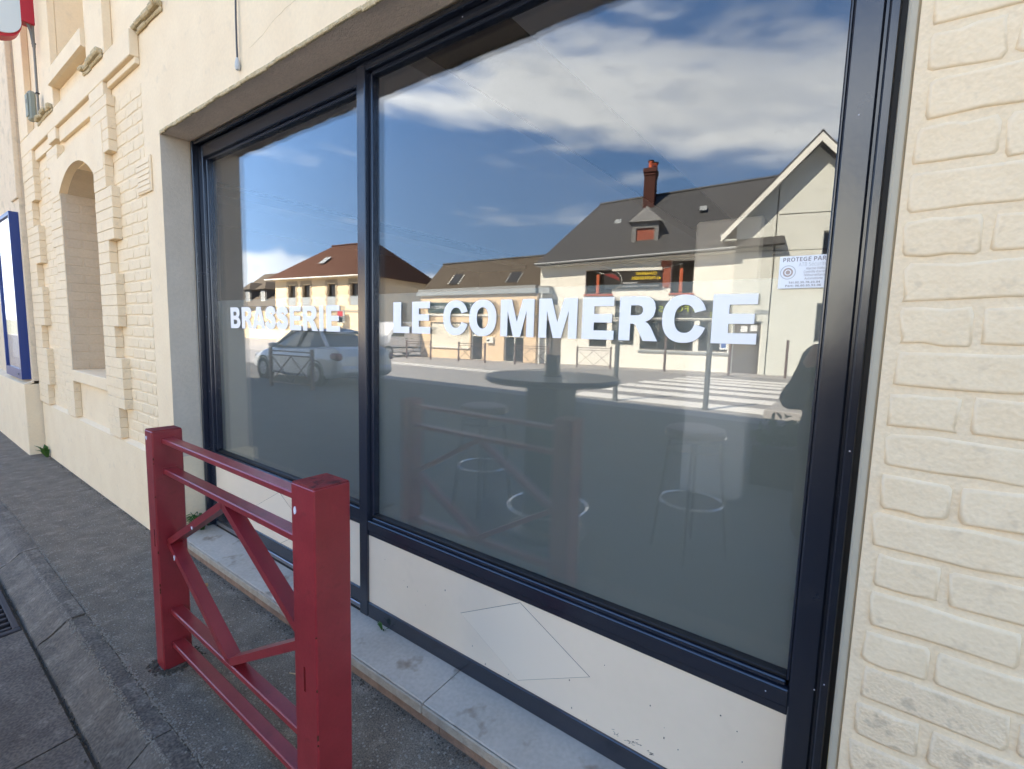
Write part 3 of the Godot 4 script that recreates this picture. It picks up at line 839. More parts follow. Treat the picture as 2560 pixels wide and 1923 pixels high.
func glyph(ch: String) -> Array:
	var outer: PackedVector2Array
	var cuts := []
	match ch:
		"I": return [pts([0, 0, 1, 0, 1, 1, 0, 1])]
		"L": return [pts([0, 0, 1, 0, 1, 0.21, 0.49, 0.21, 0.49, 1, 0, 1])]
		"E": return [pts([0, 0, 1, 0, 1, 0.215, 0.375, 0.215, 0.375, 0.405, 0.93, 0.405, 0.93, 0.605, 0.375, 0.605, 0.375, 0.79, 0.975, 0.79, 0.975, 1, 0, 1])]
		"M": return [pts([0, 0, 0.215, 0, 0.215, 0.70, 0.395, 0, 0.605, 0, 0.785, 0.70, 0.785, 0, 1, 0, 1, 1, 0.665, 1, 0.5, 0.40, 0.335, 1, 0, 1])]
		"A":
			outer = pts([0, 0, 0.27, 0, 0.325, 0.17, 0.675, 0.17, 0.73, 0, 1, 0, 0.655, 1, 0.345, 1])
			cuts = [pts([0.395, 0.375, 0.605, 0.375, 0.5, 0.735])]
		"R":
			outer = pts([0, 0, 0.295, 0, 0.295, 0.385, 0.37, 0.385, 0.44, 0.35, 0.64, 0, 1, 0, 0.83, 0.30, 0.755, 0.39, 0.68, 0.43, 0.79, 0.475, 0.88, 0.555, 0.915, 0.66, 0.925, 0.73, 0.905, 0.84, 0.85, 0.92, 0.765, 0.975, 0.63, 1, 0, 1])
			cuts = [pts([0.295, 0.575, 0.49, 0.575, 0.57, 0.60, 0.61, 0.655, 0.61, 0.72, 0.575, 0.775, 0.49, 0.80, 0.295, 0.80])]
		"B":
			outer = pts([0, 0, 0.58, 0, 0.75, 0.015, 0.88, 0.065, 0.97, 0.16, 1, 0.28, 0.975, 0.39, 0.90, 0.47, 0.785, 0.52, 0.865, 0.575, 0.92, 0.65, 0.935, 0.745, 0.91, 0.86, 0.84, 0.94, 0.73, 0.985, 0.58, 1, 0, 1])
			cuts = [pts([0.31, 0.20, 0.54, 0.20, 0.64, 0.225, 0.685, 0.29, 0.675, 0.355, 0.62, 0.40, 0.52, 0.415, 0.31, 0.415]), pts([0.31, 0.605, 0.50, 0.605, 0.59, 0.63, 0.63, 0.695, 0.60, 0.765, 0.52, 0.795, 0.31, 0.795])]
		"O":
			outer = ellipse(0.5, 0.5, 0.5, 0.515)
			cuts = [ellipse(0.5, 0.5, 0.215, 0.30)]
		"C":
			outer = ellipse(0.5, 0.5, 0.5, 0.515)
			cuts = [ellipse(0.52, 0.5, 0.235, 0.30), pts([0.52, 0.5, 0.70, 0.62, 1.2, 0.735, 1.2, 0.25, 0.70, 0.395])]
		"S":
			var c := Curve2D.new()
			var way := pts([0.855, 0.665, 0.80, 0.80, 0.66, 0.868, 0.48, 0.878, 0.28, 0.845, 0.172, 0.735, 0.215, 0.625, 0.40, 0.565, 0.62, 0.50, 0.795, 0.42, 0.832, 0.29, 0.73, 0.17, 0.51, 0.122, 0.29, 0.155, 0.185, 0.235, 0.145, 0.345])
			for k in way.size():
				var t := (way[mini(k + 1, way.size() - 1)] - way[maxi(k - 1, 0)]) / 6.0
				c.add_point(way[k], -t, t)
			var line_ := PackedVector2Array()
			for k in 49: line_.append(c.sample_baked(c.get_baked_length() * k / 48.0))
			var l := PackedVector2Array()
			var r := PackedVector2Array()
			for k in 49:
				var d := (line_[mini(k + 1, 48)] - line_[maxi(k - 1, 0)]).normalized()
				var nn := Vector2(-d.y, d.x)
				var w := 0.138 + 0.022 * absf(d.y)
				l.append(line_[k] + nn * w); r.append(line_[k] - nn * w)
			var out := []
			for k in range(0, 48, 4):      # short strips end to end
				var q := PackedVector2Array()
				for m in range(k, k + 5): q.append(l[m])
				for m in range(k + 4, k - 1, -1): q.append(r[m])
				out.append(q)
			return out
	var pieces := []
	for half in [pts([-0.5, -0.5, 0.5, -0.5, 0.5, 1.5, -0.5, 1.5]), pts([0.5, -0.5, 1.5, -0.5, 1.5, 1.5, 0.5, 1.5])]:
		var now: Array = Geometry2D.intersect_polygons(outer, half)
		for cut in cuts:
			var next := []
			for q in now: next.append_array(Geometry2D.clip_polygons(q, cut))
			now = next
		pieces.append_array(now)
	return pieces

func letters(text: String, boxes: Array, y0: float, y1: float, z: float, mt: Material, parent: Node, depth := 0.0008) -> void:
	for i in text.length():
		var b := mb()
		for piece in glyph(text[i]):
			var q := PackedVector2Array()
			for p in piece: q.append(Vector2(lerpf(boxes[i][0], boxes[i][1], p.x), lerpf(y0, y1, p.y)))
			b.prism(q, 2, z - depth / 2, z + depth / 2)
		obj("letter", b, mt, parent)

# a line of text fitted into width w and cap height h, centred at c, facing +z of its transform
func line(text: String, w: float, h: float, at: Transform3D, mt: Material, parent: Node, called := "text", weight := 400, depth := 0.002) -> MeshInstance3D:
	var font := SystemFont.new()
	font.font_names = PackedStringArray(["Droid Sans"])
	font.font_weight = weight
	var tm := TextMesh.new()
	tm.font = font
	tm.font_size = 48
	tm.pixel_size = 0.01
	tm.depth = 0.01
	tm.text = text
	var bb := tm.get_aabb()
	var sx := w / bb.size.x
	var sy := h / bb.size.y
	var c := bb.get_center()
	return obj(called, tm, mt, parent, at * Transform3D(Basis.from_scale(Vector3(sx, sy, depth / 0.01)), Vector3(-c.x * sx, -c.y * sy, 0)))

func shop_window() -> void:
	var w := thing("shop_window", "long navy metal shop window with two panes over cream panels", "window")
	var bar := func(called: String, lo: Vector3, hi: Vector3, bev := 0.003) -> void:
		obj(called, mb().box(lo, hi, bev), M.navy_metal, w)
	# outer frame, right up against the masonry
	bar.call("outer_frame", Vector3(-3.393, 0.088, -0.235), Vector3(-3.372, 2.499, -0.153))
	bar.call("outer_frame", Vector3(-0.020, 0.088, -0.235), Vector3(-0.001, 2.499, -0.180))
	bar.call("outer_frame", Vector3(-3.372, 2.478, -0.235), Vector3(-0.020, 2.4985, -0.160))
	for q in [[-3.399, -3.393], [-0.001, 0.009]]:
		obj("seal", mb().box(Vector3(q[0], 0.088, -0.23), Vector3(q[1], 2.499, -0.166 if q[0] < -1 else -0.186)), M.rubber, w)
	# sash members, stepped: a groove, a face, a glazing bead
	bar.call("stile", Vector3(-3.366, 0.088, -0.24), Vector3(-3.312, 2.472, -0.185))
	bar.call("stile", Vector3(-0.081, 0.088, -0.24), Vector3(-0.028, 2.472, -0.185))
	bar.call("stile", Vector3(-0.0275, 0.088, -0.24), Vector3(-0.0205, 2.472, -0.194), 0.001)
	bar.call("mullion", Vector3(-1.790, 0.088, -0.26), Vector3(-1.735, 2.4775, -0.182))
	bar.call("bead", Vector3(-3.3115, 0.60, -0.24), Vector3(-3.298, 2.39, -0.203))
	bar.call("bead", Vector3(-1.7345, 0.56, -0.24), Vector3(-1.716, 2.44, -0.204))
	bar.call("bead", Vector3(-0.0895, 0.56, -0.24), Vector3(-0.0815, 2.44, -0.200))
	# left light: head, transom, bottom rail on an aluminium threshold
	bar.call("head_rail", Vector3(-3.3118, 2.402, -0.24), Vector3(-1.7905, 2.4715, -0.185))
	bar.call("bead", Vector3(-3.2975, 2.385, -0.24), Vector3(-1.7905, 2.4015, -0.203))
	bar.call("transom", Vector3(-3.3118, 0.532, -0.24), Vector3(-1.7905, 0.588, -0.185))
	bar.call("transom", Vector3(-3.3118, 0.512, -0.24), Vector3(-1.7905, 0.5315, -0.189), 0.002)
	obj("glazing_seal", mb().box(Vector3(-3.2975, 0.5885, -0.235), Vector3(-1.7905, 0.600, -0.204), 0.002), M.rubber, w)
	bar.call("bottom_rail", Vector3(-3.3118, 0.134, -0.24), Vector3(-1.7905, 0.206, -0.187))
	obj("threshold", mb().box(Vector3(-3.3118, 0.106, -0.24), Vector3(-1.7905, 0.130, -0.183), 0.003), M.joint_metal, w)
	obj("threshold_seal", mb().box(Vector3(-3.3118, 0.087, -0.24), Vector3(-1.7905, 0.1055, -0.19)), M.rubber, w)
	# right light
	bar.call("head_rail", Vector3(-1.7345, 2.446, -0.24), Vector3(-0.0812, 2.4775, -0.185))
	bar.call("bead", Vector3(-1.7155, 2.43, -0.24), Vector3(-0.0897, 2.4455, -0.203))
	bar.call("transom", Vector3(-1.7345, 0.500, -0.24), Vector3(-0.0812, 0.545, -0.185))
	bar.call("transom", Vector3(-1.7345, 0.476, -0.24), Vector3(-0.0812, 0.4995, -0.190), 0.002)
	bar.call("bead", Vector3(-1.7155, 0.5455, -0.24), Vector3(-0.0897, 0.560, -0.196))
	obj("glazing_seal", mb().box(Vector3(-1.7155, 0.5605, -0.235), Vector3(-0.0897, 0.570, -0.205), 0.002), M.rubber, w)
	bar.call("bottom_rail", Vector3(-1.7345, 0.086, -0.24), Vector3(-0.0812, 0.157, -0.186))
	# cream panels below, each with a lozenge of the same board let in
	for q in [[-3.312, -1.79, 0.2065, 0.5115, -2.52, 0.352, 0.19], [-1.7345, -0.0815, 0.1575, 0.4755, -0.894, 0.3205, 0.148]]:
		obj("panel", mb().box(Vector3(q[0], q[2], -0.236), Vector3(q[1], q[3], -0.194)), M.cream_panel, w)
		var hx := 0.278
		var hy: float = 0.1465
		var loz := func(g: float) -> PackedVector2Array:
			return PackedVector2Array([Vector2(q[4] - hx * g, q[5]), Vector2(q[4], q[5] - hy * g), Vector2(q[4] + hx * g, q[5]), Vector2(q[4], q[5] + hy * g)])
		var jt := obj("lozenge_joint", mb().prism(loz.call(1.0), 2, -0.1945, -0.1937), M.joint_dark, w)
		obj("lozenge", mb().prism(loz.call(0.990), 2, -0.1945, -0.1928), M.panel_patch, jt)
	for q in [[-0.52, 0.172], [-0.475, 0.168], [-0.46, 0.178], [-0.415, 0.17]]:
		for i in 9:
			var a := rng.randf_range(0.2, 1.3)
			var o := Vector3(q[0] + rng.randfn(0, 0.007), q[1] + absf(rng.randfn(0, 0.006)), -0.1939)
			obj("scuff", mb().tube([o, o + Vector3(cos(a), sin(a) * 0.5, 0) * rng.randf_range(0.004, 0.014)], 0.0006, 4), M.rubber, w)
	for i in 26:
		var o := Vector3(rng.randf_range(-1.7, -0.1), rng.randf_range(0.165, 0.40), -0.1939)
		var r2 := rng.randf_range(0.0006, 0.0018)
		obj("speck", mb().box(o - Vector3(r2, r2, 0.0003), o + Vector3(r2, r2 * rng.randf_range(1.0, 3.0), 0.0004), 0.0002), M.iron, w)
	# double glazing: outer and inner sheet; frosting film on the room side of the lower part
	for q in [[-3.300, -1.789, 0.592, 2.405], [-1.718, -0.086, 0.562, 2.436]]:
		obj("pane", mb().box(Vector3(q[0], q[2], -0.2225), Vector3(q[1], q[3], -0.2185)), M.glass, w)
		obj("pane", mb().box(Vector3(q[0], q[2], -0.2365), Vector3(q[1], q[3], -0.2325)), M.glass, w)
		obj("frosted_film", mb().quad_sheet(q[0], q[1], q[2], 1.552, -0.2372), M.frost_film, w)
	# lettering on the outside of the panes
	var let1 := Node3D.new(); let1.name = "lettering"; w.add_child(let1)
	letters("BRASSERIE", [[-3.084, -2.962], [-2.942, -2.816], [-2.816, -2.668], [-2.669, -2.556], [-2.551, -2.430], [-2.415, -2.306], [-2.290, -2.158], [-2.144, -2.109], [-2.085, -1.975]], 1.384, 1.507, -0.2178, M.vinyl, let1)
	var let2 := Node3D.new(); let2.name = "lettering_001"; w.add_child(let2)
	letters("LECOMMERCE", [[-1.597, -1.498], [-1.482, -1.378], [-1.307, -1.181], [-1.175, -1.049], [-1.030, -0.890], [-0.871, -0.729], [-0.711, -0.605], [-0.589, -0.473], [-0.462, -0.344], [-0.330, -0.222]], 1.388, 1.514, -0.2178, M.vinyl, let2)
	# sealant between frame and wall
	obj("sealant", mb().box(Vector3(0.0092, 0.52, -0.16), Vector3(0.0258, 2.49, -0.012), 0.004), M.sealant, w)
	obj("sealant", mb().box(Vector3(0.0092, 0.09, -0.16), Vector3(0.0258, 0.518, -0.014), 0.004), M.foam, w)
	# specks of paint and chips on the metal
	for p in [[-0.012, 0.60, -0.1795], [-0.03, 0.575, -0.1845], [-0.01, 1.16, -0.1795], [-0.13, 0.522, -0.1845], [-3.34, 1.95, -0.1845], [-3.34, 1.45, -0.1845], [-3.34, 0.98, -0.1845], [-1.20, 2.465, -0.1845], [-0.055, 1.88, -0.1845]]:
		obj("paint_speck", mb().lathe([Vector2(0.0016, 0), Vector2(0.0014, 0.0006), Vector2(0, 0.0008)], Vector3.ZERO, 8), M.bird_white, w, Transform3D(Basis(Vector3.RIGHT, PI / 2), Vector3(p[0], p[1], p[2])))
	# stone sill: slabs with a pale arris over a row of pinkish tiles
	var s := thing("stone_sill", "pale grey stone sill slabs under the shop window", "window sill")
	var cuts := [-3.399, -2.36, -1.165, -0.15, 0.9]
	for i in 4:
		var x0: float = cuts[i] + 0.002
		var x1: float = cuts[i + 1] - 0.002
		var top := 0.078 + rng.randf_range(-0.001, 0.001)
		var sl := obj("sill_slab", mb().prism(PackedVector2Array([Vector2(-0.24, 0.038), Vector2(0.004, 0.038), Vector2(0.004, top - 0.004), Vector2(-0.0, top - 0.001), Vector2(-0.24, 0.0905)]), 0, x0, x1), M.sill_stone, s)
		obj("arris", mb().box(Vector3(x0, 0.036, 0.0045), Vector3(x1, top - 0.004, 0.014), 0.004), M.sill_edge, sl)
	var tx := -3.399
	while tx < 0.9:
		obj("tile", mb().box(Vector3(tx, -0.05, -0.1), Vector3(tx + 0.328, 0.0355, 0.006), 0.002), M.pink_tile, s)
		tx += 0.331
	# security sticker on the wide pane
	var st := thing("security_sticker", "small white rectangular alarm company sticker near the right stile", "sticker", Vector3(-0.1345, 1.5615, -0.2182), 0.0)
	obj("sheet", mb().box(Vector3(-0.05, -0.0375, 0), Vector3(0.05, 0.0375, 0.0006)), M.sticker_white, st)
	var z := 0.0006
	line("PROTEGE PAR", 0.087, 0.0095, Transform3D(Basis(), Vector3(0.0005, 0.0295, z)), M.sticker_grey, st, "text", 700, 0.0004)
	line("ATB Sécurité", 0.056, 0.0095, Transform3D(Basis(), Vector3(0.018, 0.0175, z)), M.sticker_pale, st, "text", 400, 0.0004)
	line("Alarme-Vidéo", 0.037, 0.006, Transform3D(Basis(), Vector3(0.024, 0.0075, z)), M.sticker_grey, st, "text", 400, 0.0004)
	line("Contrôle d'accès", 0.044, 0.006, Transform3D(Basis(), Vector3(0.0235, 0.0, z)), M.sticker_grey, st, "text", 400, 0.0004)
	line("Télésurveillance", 0.044, 0.006, Transform3D(Basis(), Vector3(0.0235, -0.0075, z)), M.sticker_grey, st, "text", 400, 0.0004)
	line("Automatisme", 0.036, 0.0055, Transform3D(Basis(), Vector3(0.022, -0.0155, z)), M.sticker_grey, st, "text", 400, 0.0004)
	line("Tél.02.35.78.23.04", 0.064, 0.005, Transform3D(Basis(), Vector3(0.004, -0.024, z)), M.sticker_grey, st, "text", 700, 0.0004)
	line("Port: 06.60.65.93.06", 0.072, 0.005, Transform3D(Basis(), Vector3(0.002, -0.0315, z)), M.sticker_grey, st, "text", 700, 0.0004)
	var em := obj("emblem", mb(Transform3D(Basis(Vector3.RIGHT, PI / 2), Vector3(-0.031, 0.0, z))).lathe([Vector2(0.0165, 0), Vector2(0.0165, 0.0004), Vector2(0.0145, 0.0004), Vector2(0.0145, 0)], Vector3.ZERO, 28), M.sticker_pale, st)
	obj("ring", mb(Transform3D(Basis(Vector3.RIGHT, PI / 2), Vector3(-0.031, 0.0, z))).lathe([Vector2(0.0105, 0), Vector2(0.0105, 0.0005), Vector2(0.0072, 0.0005), Vector2(0.0072, 0)], Vector3.ZERO, 28), M.sticker_tan, em)
	obj("centre", mb(Transform3D(Basis(Vector3.RIGHT, PI / 2), Vector3(-0.031, 0.0, z))).lathe([Vector2(0.0048, 0), Vector2(0.0048, 0.0005), Vector2(0, 0.0005)], Vector3.ZERO, 20), M.sticker_tan, em)

# ------------------------------------------------------------------ houses across the street
# local frame of a front: x along it, y up, z away from the viewer (the front itself in z = 0, things proud of it in z < 0)
func opening(parent: Node, x0: float, x1: float, y0: float, y1: float, glass: Material, frame: Material, deep := 0.18, bars := 1, called := "window") -> MeshInstance3D:
	var wd := obj(called, mb().wall(x0, x1, y0, y1, deep, deep + 0.05, [[x0 + 0.06, x1 - 0.06, y0 + 0.06, y1 - 0.06]]), frame, parent)
	for i in bars:
		var c := lerpf(x0, x1, (i + 1.0) / (bars + 1.0))
		obj("glazing_bar", mb().box(Vector3(c - 0.03, y0 + 0.06, deep + 0.005), Vector3(c + 0.03, y1 - 0.06, deep + 0.045)), frame, wd)
	obj("glass", mb().box(Vector3(x0 + 0.05, y0 + 0.05, deep + 0.02), Vector3(x1 - 0.05, y1 - 0.05, deep + 0.04)), glass, wd)
	return wd

# text on a front: reads for someone in the street, who has +x on the left
func front_text(text: String, xs: float, xe: float, y: float, h: float, z: float, mt: Material, parent: Node, called := "text", weight := 400) -> void:
	line(text, absf(xs - xe), h, Transform3D(Basis(Vector3.UP, PI), Vector3((xs + xe) / 2.0, y, z)), mt, parent, called, weight, 0.01)

func street_opposite() -> void:
	var turn_w := -deg_to_rad(13.2)
	# ---- white house with the slate roof
	var h := thing("white_house", "white rendered house with dark slate roof, dormer and brick chimney", "house", Vector3(-12.27, -0.1, 19.27), turn_w)
	var wins := [[1.05, 2.38, 3.48, 4.62], [5.02, 5.98, 3.5, 4.95], [3.78, 6.14, 0.9, 2.27], [6.36, 7.56, 0.92, 2.29], [1.35, 2.22, 0.96, 2.17], [-0.85, -0.06, -0.2, 2.2]]
	obj("wall", mb().wall(-1.27, 7.6, -0.3, 5.3, 0.0, 0.35, wins), M.white_render, h)
	obj("wall", mb().box(Vector3(-1.27, -0.3, 0.36), Vector3(-0.95, 5.0, 7.6)), M.white_render, h)
	obj("wall", mb().box(Vector3(-0.94, -0.3, 7.3), Vector3(9.0, 5.0, 7.6)), M.white_render, h)
	# roof: hipped at the shop end
	var e0 := Vector3(-1.42, 4.93, -0.45)
	var e1 := Vector3(7.60, 5.36, -0.45)
	var r0 := Vector3(0.62, 8.72, 4.0)
	var r1 := Vector3(9.4, 9.38, 4.0)
	var f1 := Vector3(9.4, 5.45, -0.45)
	var rf := mb()
	rf.slab(e0, f1, r1, r0, 0.10)
	rf.slab(e0, r0, Vector3(0.62, 8.7, 4.01), Vector3(-1.42, 4.95, 8.2), 0.10)
	rf.slab(r0, r1, Vector3(9.4, 5.2, 8.2), Vector3(-1.42, 4.95, 8.2), 0.10)
	var roof := obj("roof", rf, M.slate, h)
	obj("ridge_cap", mb().tube([r0 + Vector3(0, 0.02, 0), r1 + Vector3(0, 0.02, 0)], 0.07, 8), M.slate, roof)
	obj("gutter", mb().tube([e0 + Vector3(0, -0.03, -0.05), e1 + Vector3(0, -0.03, -0.05)], 0.06, 8), M.zinc, roof)
	obj("soffit_board", mb().slab(e0 + Vector3(0.05, -0.11, 0.02), e1 + Vector3(0, -0.11, 0.02), Vector3(7.6, 5.22, 0.0), Vector3(-1.3, 4.83, 0.0), 0.03), M.white_paint, roof)
	for s in [Vector3(2.05, 7.30, 2.15), Vector3(6.1, 7.62, 2.0)]:
		obj("roof_light", mb().slab(s + Vector3(-0.16, -0.1, -0.16), s + Vector3(0.16, -0.1, -0.16), s + Vector3(0.16, 0.16, 0.12), s + Vector3(-0.16, 0.16, 0.12), 0.05), M.zinc, roof)
	# chimney, laid brick by brick on the faces towards the street
	var ch := obj("chimney", mb().box(Vector3(3.13, 7.2, 3.0), Vector3(3.66, 9.95, 3.72)), M.brick_joint, h)
	for c in 32:
		var y := 7.24 + c * 0.083
		var half := 0.5 if c % 2 else 0.0
		for i in 4:
			var x0 := 3.12 + (i - half) * 0.19
			var a := maxf(x0, 3.118)
			var z := minf(x0 + 0.178, 3.672)
			if z - a > 0.03: obj("brick", mb().box(Vector3(a, y, 2.985), Vector3(z, y + 0.07, 3.02)), M.brick_red, ch)
	var side := mb()
	for c in 32:
		for i in 4:
			var z0 := 3.02 + (i - (0.5 if c % 2 else 0.0)) * 0.19
			for q in [[3.112, 3.14], [3.65, 3.678]]:
				side.box(Vector3(q[0], 7.24 + c * 0.083, maxf(z0, 3.02)), Vector3(q[1], 7.31 + c * 0.083, minf(z0 + 0.178, 3.74)))
	obj("brickwork", side, M.brick_red, ch).set_meta("kind", "stuff")
	obj("crown", mb().box(Vector3(3.08, 9.72, 2.94), Vector3(3.71, 9.80, 3.78), 0.015), M.brick_red, ch)
	obj("crown", mb().box(Vector3(3.06, 9.86, 2.92), Vector3(3.73, 10.08, 3.80), 0.02), M.brick_red, ch)
	for q in [[3.40, 3.14], [3.58, 3.5]]:
		obj("chimney_pot", mb().lathe([Vector2(0, 10.02), Vector2(0.125, 10.02), Vector2(0.10, 10.36), Vector2(0.13, 10.38), Vector2(0.13, 10.42), Vector2(0.07, 10.42), Vector2(0.07, 10.3), Vector2(0, 10.3)], Vector3(q[0], 0, q[1]), 16), M.terracotta, ch)
		obj("pot_cap", mb().lathe([Vector2(0, 10.50), Vector2(0.16, 10.47), Vector2(0.16, 10.45), Vector2(0, 10.46)], Vector3(q[0], 0, q[1]), 16), M.joint_dark, ch)
	# dormer
	var dm := obj("dormer", mb().wall(3.07, 4.30, 5.55, 6.85, 0.42, 0.6, [[3.28, 4.11, 5.85, 6.55]]), M.pale_slate, h)
	var dmr := mb()
	dmr.slab(Vector3(2.93, 6.82, 0.24), Vector3(4.45, 6.82, 0.24), Vector3(3.70, 7.62, 0.72), Vector3(3.69, 7.62, 0.72), 0.05)
	obj("dormer_hip", dmr, M.pale_slate, dm)
	dmr = mb()
	dmr.slab(Vector3(2.93, 6.82, 0.24), Vector3(3.69, 7.62, 0.72), Vector3(3.69, 7.62, 2.7), Vector3(2.93, 6.82, 1.9), 0.05)
	dmr.slab(Vector3(4.45, 6.82, 0.24), Vector3(3.69, 7.62, 0.72), Vector3(3.69, 7.62, 2.7), Vector3(4.45, 6.82, 1.9), 0.05)
	obj("dormer_roof", dmr, M.slate, dm)
	obj("dormer_cheek", mb().box(Vector3(3.08, 5.6, 0.6), Vector3(3.16, 6.84, 1.9)), M.slate, dm)
	obj("dormer_cheek", mb().box(Vector3(4.21, 5.6, 0.6), Vector3(4.29, 6.84, 1.9)), M.slate, dm)
	obj("dormer_sill", mb().box(Vector3(3.2, 5.77, 0.36), Vector3(4.19, 5.84, 0.5), 0.01), M.zinc, dm)
	for i in 4:
		obj("shutter_board", mb().box(Vector3(3.285 + i * 0.206, 5.85, 0.5), Vector3(3.285 + i * 0.206 + 0.2, 6.545, 0.54), 0.006), M.shutter_wood, dm)
	# windows, shutters and openings
	for q in wins.slice(0, 2):
		opening(h, q[0], q[1], q[2], q[3], M.dark_glass, M.brown_frame, 0.2, 1)
	obj("shutter", mb().box(Vector3(1.60, 3.5, -0.03), Vector3(1.74, 4.4, 0.17), 0.01), M.shutter_orange, h)
	obj("shutter", mb().box(Vector3(5.38, 3.52, -0.03), Vector3(5.52, 4.6, 0.17), 0.01), M.shutter_orange, h)
	obj("shutter", mb().box(Vector3(4.55, 3.75, -0.05), Vector3(5.0, 4.95, -0.005), 0.01), M.shutter_wood, h)
	for q in [[1.0, 2.43, 3.40], [4.96, 6.04, 3.42]]:
		obj("window_sill", mb().box(Vector3(q[0], q[2], -0.07), Vector3(q[1], q[2] + 0.075, 0.15), 0.01), M.terracotta, h)
	for q in wins.slice(2, 5):
		opening(h, q[0], q[1], q[2], q[3], M.dark_glass, M.brown_frame, 0.16, 2 if q[1] - q[0] > 2 else 0, "shop_window" if q[1] - q[0] > 1 else "window")
	obj("shop_sill", mb().box(Vector3(3.72, 0.79, -0.08), Vector3(7.66, 0.885, 0.1), 0.01), M.zinc, h)
	obj("door", mb().box(Vector3(-0.85, -0.05, 0.14), Vector3(-0.06, 2.2, 0.2), 0.01), M.grey_door, h)
	obj("sign_board", mb().box(Vector3(2.58, 2.40, -0.06), Vector3(7.55, 3.17, -0.002), 0.01), M.sign_dark, h)
	obj("sign_trim", mb().box(Vector3(2.58, 2.335, -0.075), Vector3(7.55, 2.385, -0.002), 0.006), M.white_paint, h)
	for t in [["E", 6.93, 6.76, 2.56, 0.19], ["S", 6.27, 6.05, 2.80, 0.25], ["F", 5.86, 5.67, 2.80, 0.25], ["O", 5.61, 5.35, 2.80, 0.25], ["S", 4.76, 4.56, 2.79, 0.25]]:
		front_text(t[0], t[1], t[2], t[3], t[4], -0.062, M.sign_lime, h, "sign_letter", 400)
	for t in [["D", 3.72, 3.50, 2.78, 0.25], ["I", 3.43, 3.39, 2.78, 0.25], ["E", 2.82, 2.65, 2.75, 0.25]]:
		front_text(t[0], t[1], t[2], t[3], t[4], -0.062, M.zinc, h, "sign_letter", 400)
	var menu := obj("menu_board", mb().box(Vector3(2.46, 1.12, -0.05), Vector3(3.48, 2.17, -0.002), 0.01), M.sign_dark, h)
	obj("board_text", mb().box(Vector3(2.75, 1.22, -0.056), Vector3(3.0, 1.245, -0.05)), M.paper, menu)
	obj("board_text", mb().box(Vector3(2.62, 1.95, -0.056), Vector3(3.3, 1.975, -0.05)), M.paper, menu)
	obj("blue_notice", mb().box(Vector3(7.25, 1.03, 0.10), Vector3(7.55, 1.40, 0.115)), M.paper, h)
	obj("blue_symbol", mb().box(Vector3(7.30, 1.10, 0.094), Vector3(7.50, 1.32, 0.0995)), M.blue, h)
	# banner hung across the front between the windows
	var bn := thing("banner", "black banner with yellow CHANGEMENT de PROPRIETAIRE hung on the white house", "banner", Vector3(-12.27, -0.1, 19.27), turn_w)
	obj("pole", mb().box(Vector3(2.36, 4.52, -0.16), Vector3(4.64, 4.66, -0.04), 0.015), M.white_paint, bn)
	obj("cloth", mb().prism(PackedVector2Array([Vector2(1.95, 4.40), Vector2(2.40, 4.52), Vector2(4.62, 4.60), Vector2(4.66, 3.72), Vector2(2.42, 3.69), Vector2(2.05, 3.72)]), 2, -0.085, -0.07), M.banner_black, bn)
	var red := PackedVector2Array([Vector2(1.96, 4.39), Vector2(2.36, 4.42), Vector2(2.66, 4.25), Vector2(2.74, 4.08), Vector2(2.4, 4.22)])
	obj("printed_shape", mb().prism(red, 2, -0.089, -0.0852), M.banner_red, bn)
	var arc := []
	for i in 15:
		var a := lerpf(-1.1, 1.1, i / 14.0)
		arc.append(Vector3(2.30 + cos(a) * 0.53, 4.1 + sin(a) * 0.46, -0.088))
	obj("printed_arc", mb().tube(arc, 0.012, 5), M.white_paint, bn)
	front_text("CHANGEMENT", 4.39, 3.45, 4.40, 0.13, -0.086, M.yellow, bn, "text", 800)
	front_text("de PROPRIETAIRE", 4.57, 3.28, 4.20, 0.15, -0.086, M.yellow, bn, "text", 800)
	front_text("Nouvelle équipe", 3.53, 2.89, 3.98, 0.11, -0.086, M.paper, bn, "text", 800)
	front_text("Fabrication maison", 3.60, 2.85, 3.83, 0.075, -0.086, M.paper, bn, "text", 400)
	front_text("Cuisine, soupes, pizzas", 4.51, 3.70, 3.84, 0.08, -0.086, M.paper, bn, "text", 400)
	for q in [[Vector3(4.64, 4.60, -0.08), Vector3(5.5, 4.80, -0.03)], [Vector3(2.0, 4.40, -0.08), Vector3(1.6, 4.52, -0.02)], [Vector3(4.66, 3.8, -0.08), Vector3(4.9, 3.6, -0.02)]]:
		obj("rope", mb().tube(q, 0.012, 5), M.white_paint, bn)
	# ---- gabled house
	var g := thing("gabled_house", "pale grey gabled house with white bargeboards and panelled front", "house", Vector3(-12.27, -0.1, 19.27), turn_w)
	var gw := [[7.74, 8.88, -0.2, 2.28], [10.78, 11.75, 4.95, 5.94], [10.78, 11.75, 1.47, 3.05]]
	obj("wall", mb().wall(7.605, 13.1, -0.3, 5.2, -0.02, 0.3, gw), M.gable_render, g)
	obj("wall", mb().wall(7.605, 13.1, 5.23, 6.4, -0.02, 0.3, [[10.78, 11.75, 4.95, 5.94]]), M.gable_render, g)
	obj("gable", mb().prism(PackedVector2Array([Vector2(7.605, 6.405), Vector2(13.1, 6.405), Vector2(10.35, 9.25)]), 2, -0.021, 0.3), M.gable_render, g)
	for q in [[7.605, 9.06, 5.2, 5.23], [9.14, 13.1, 6.66, 6.69]]:
		obj("panel_joint", mb().box(Vector3(q[0], q[2] + 0.002, -0.03), Vector3(q[1], q[3] - 0.002, 0.2)), M.joint_dark, g)
	obj("panel_joint", mb().box(Vector3(9.06, 0.0, -0.027), Vector3(9.10, 7.9, 0.1)), M.joint_dark, g)
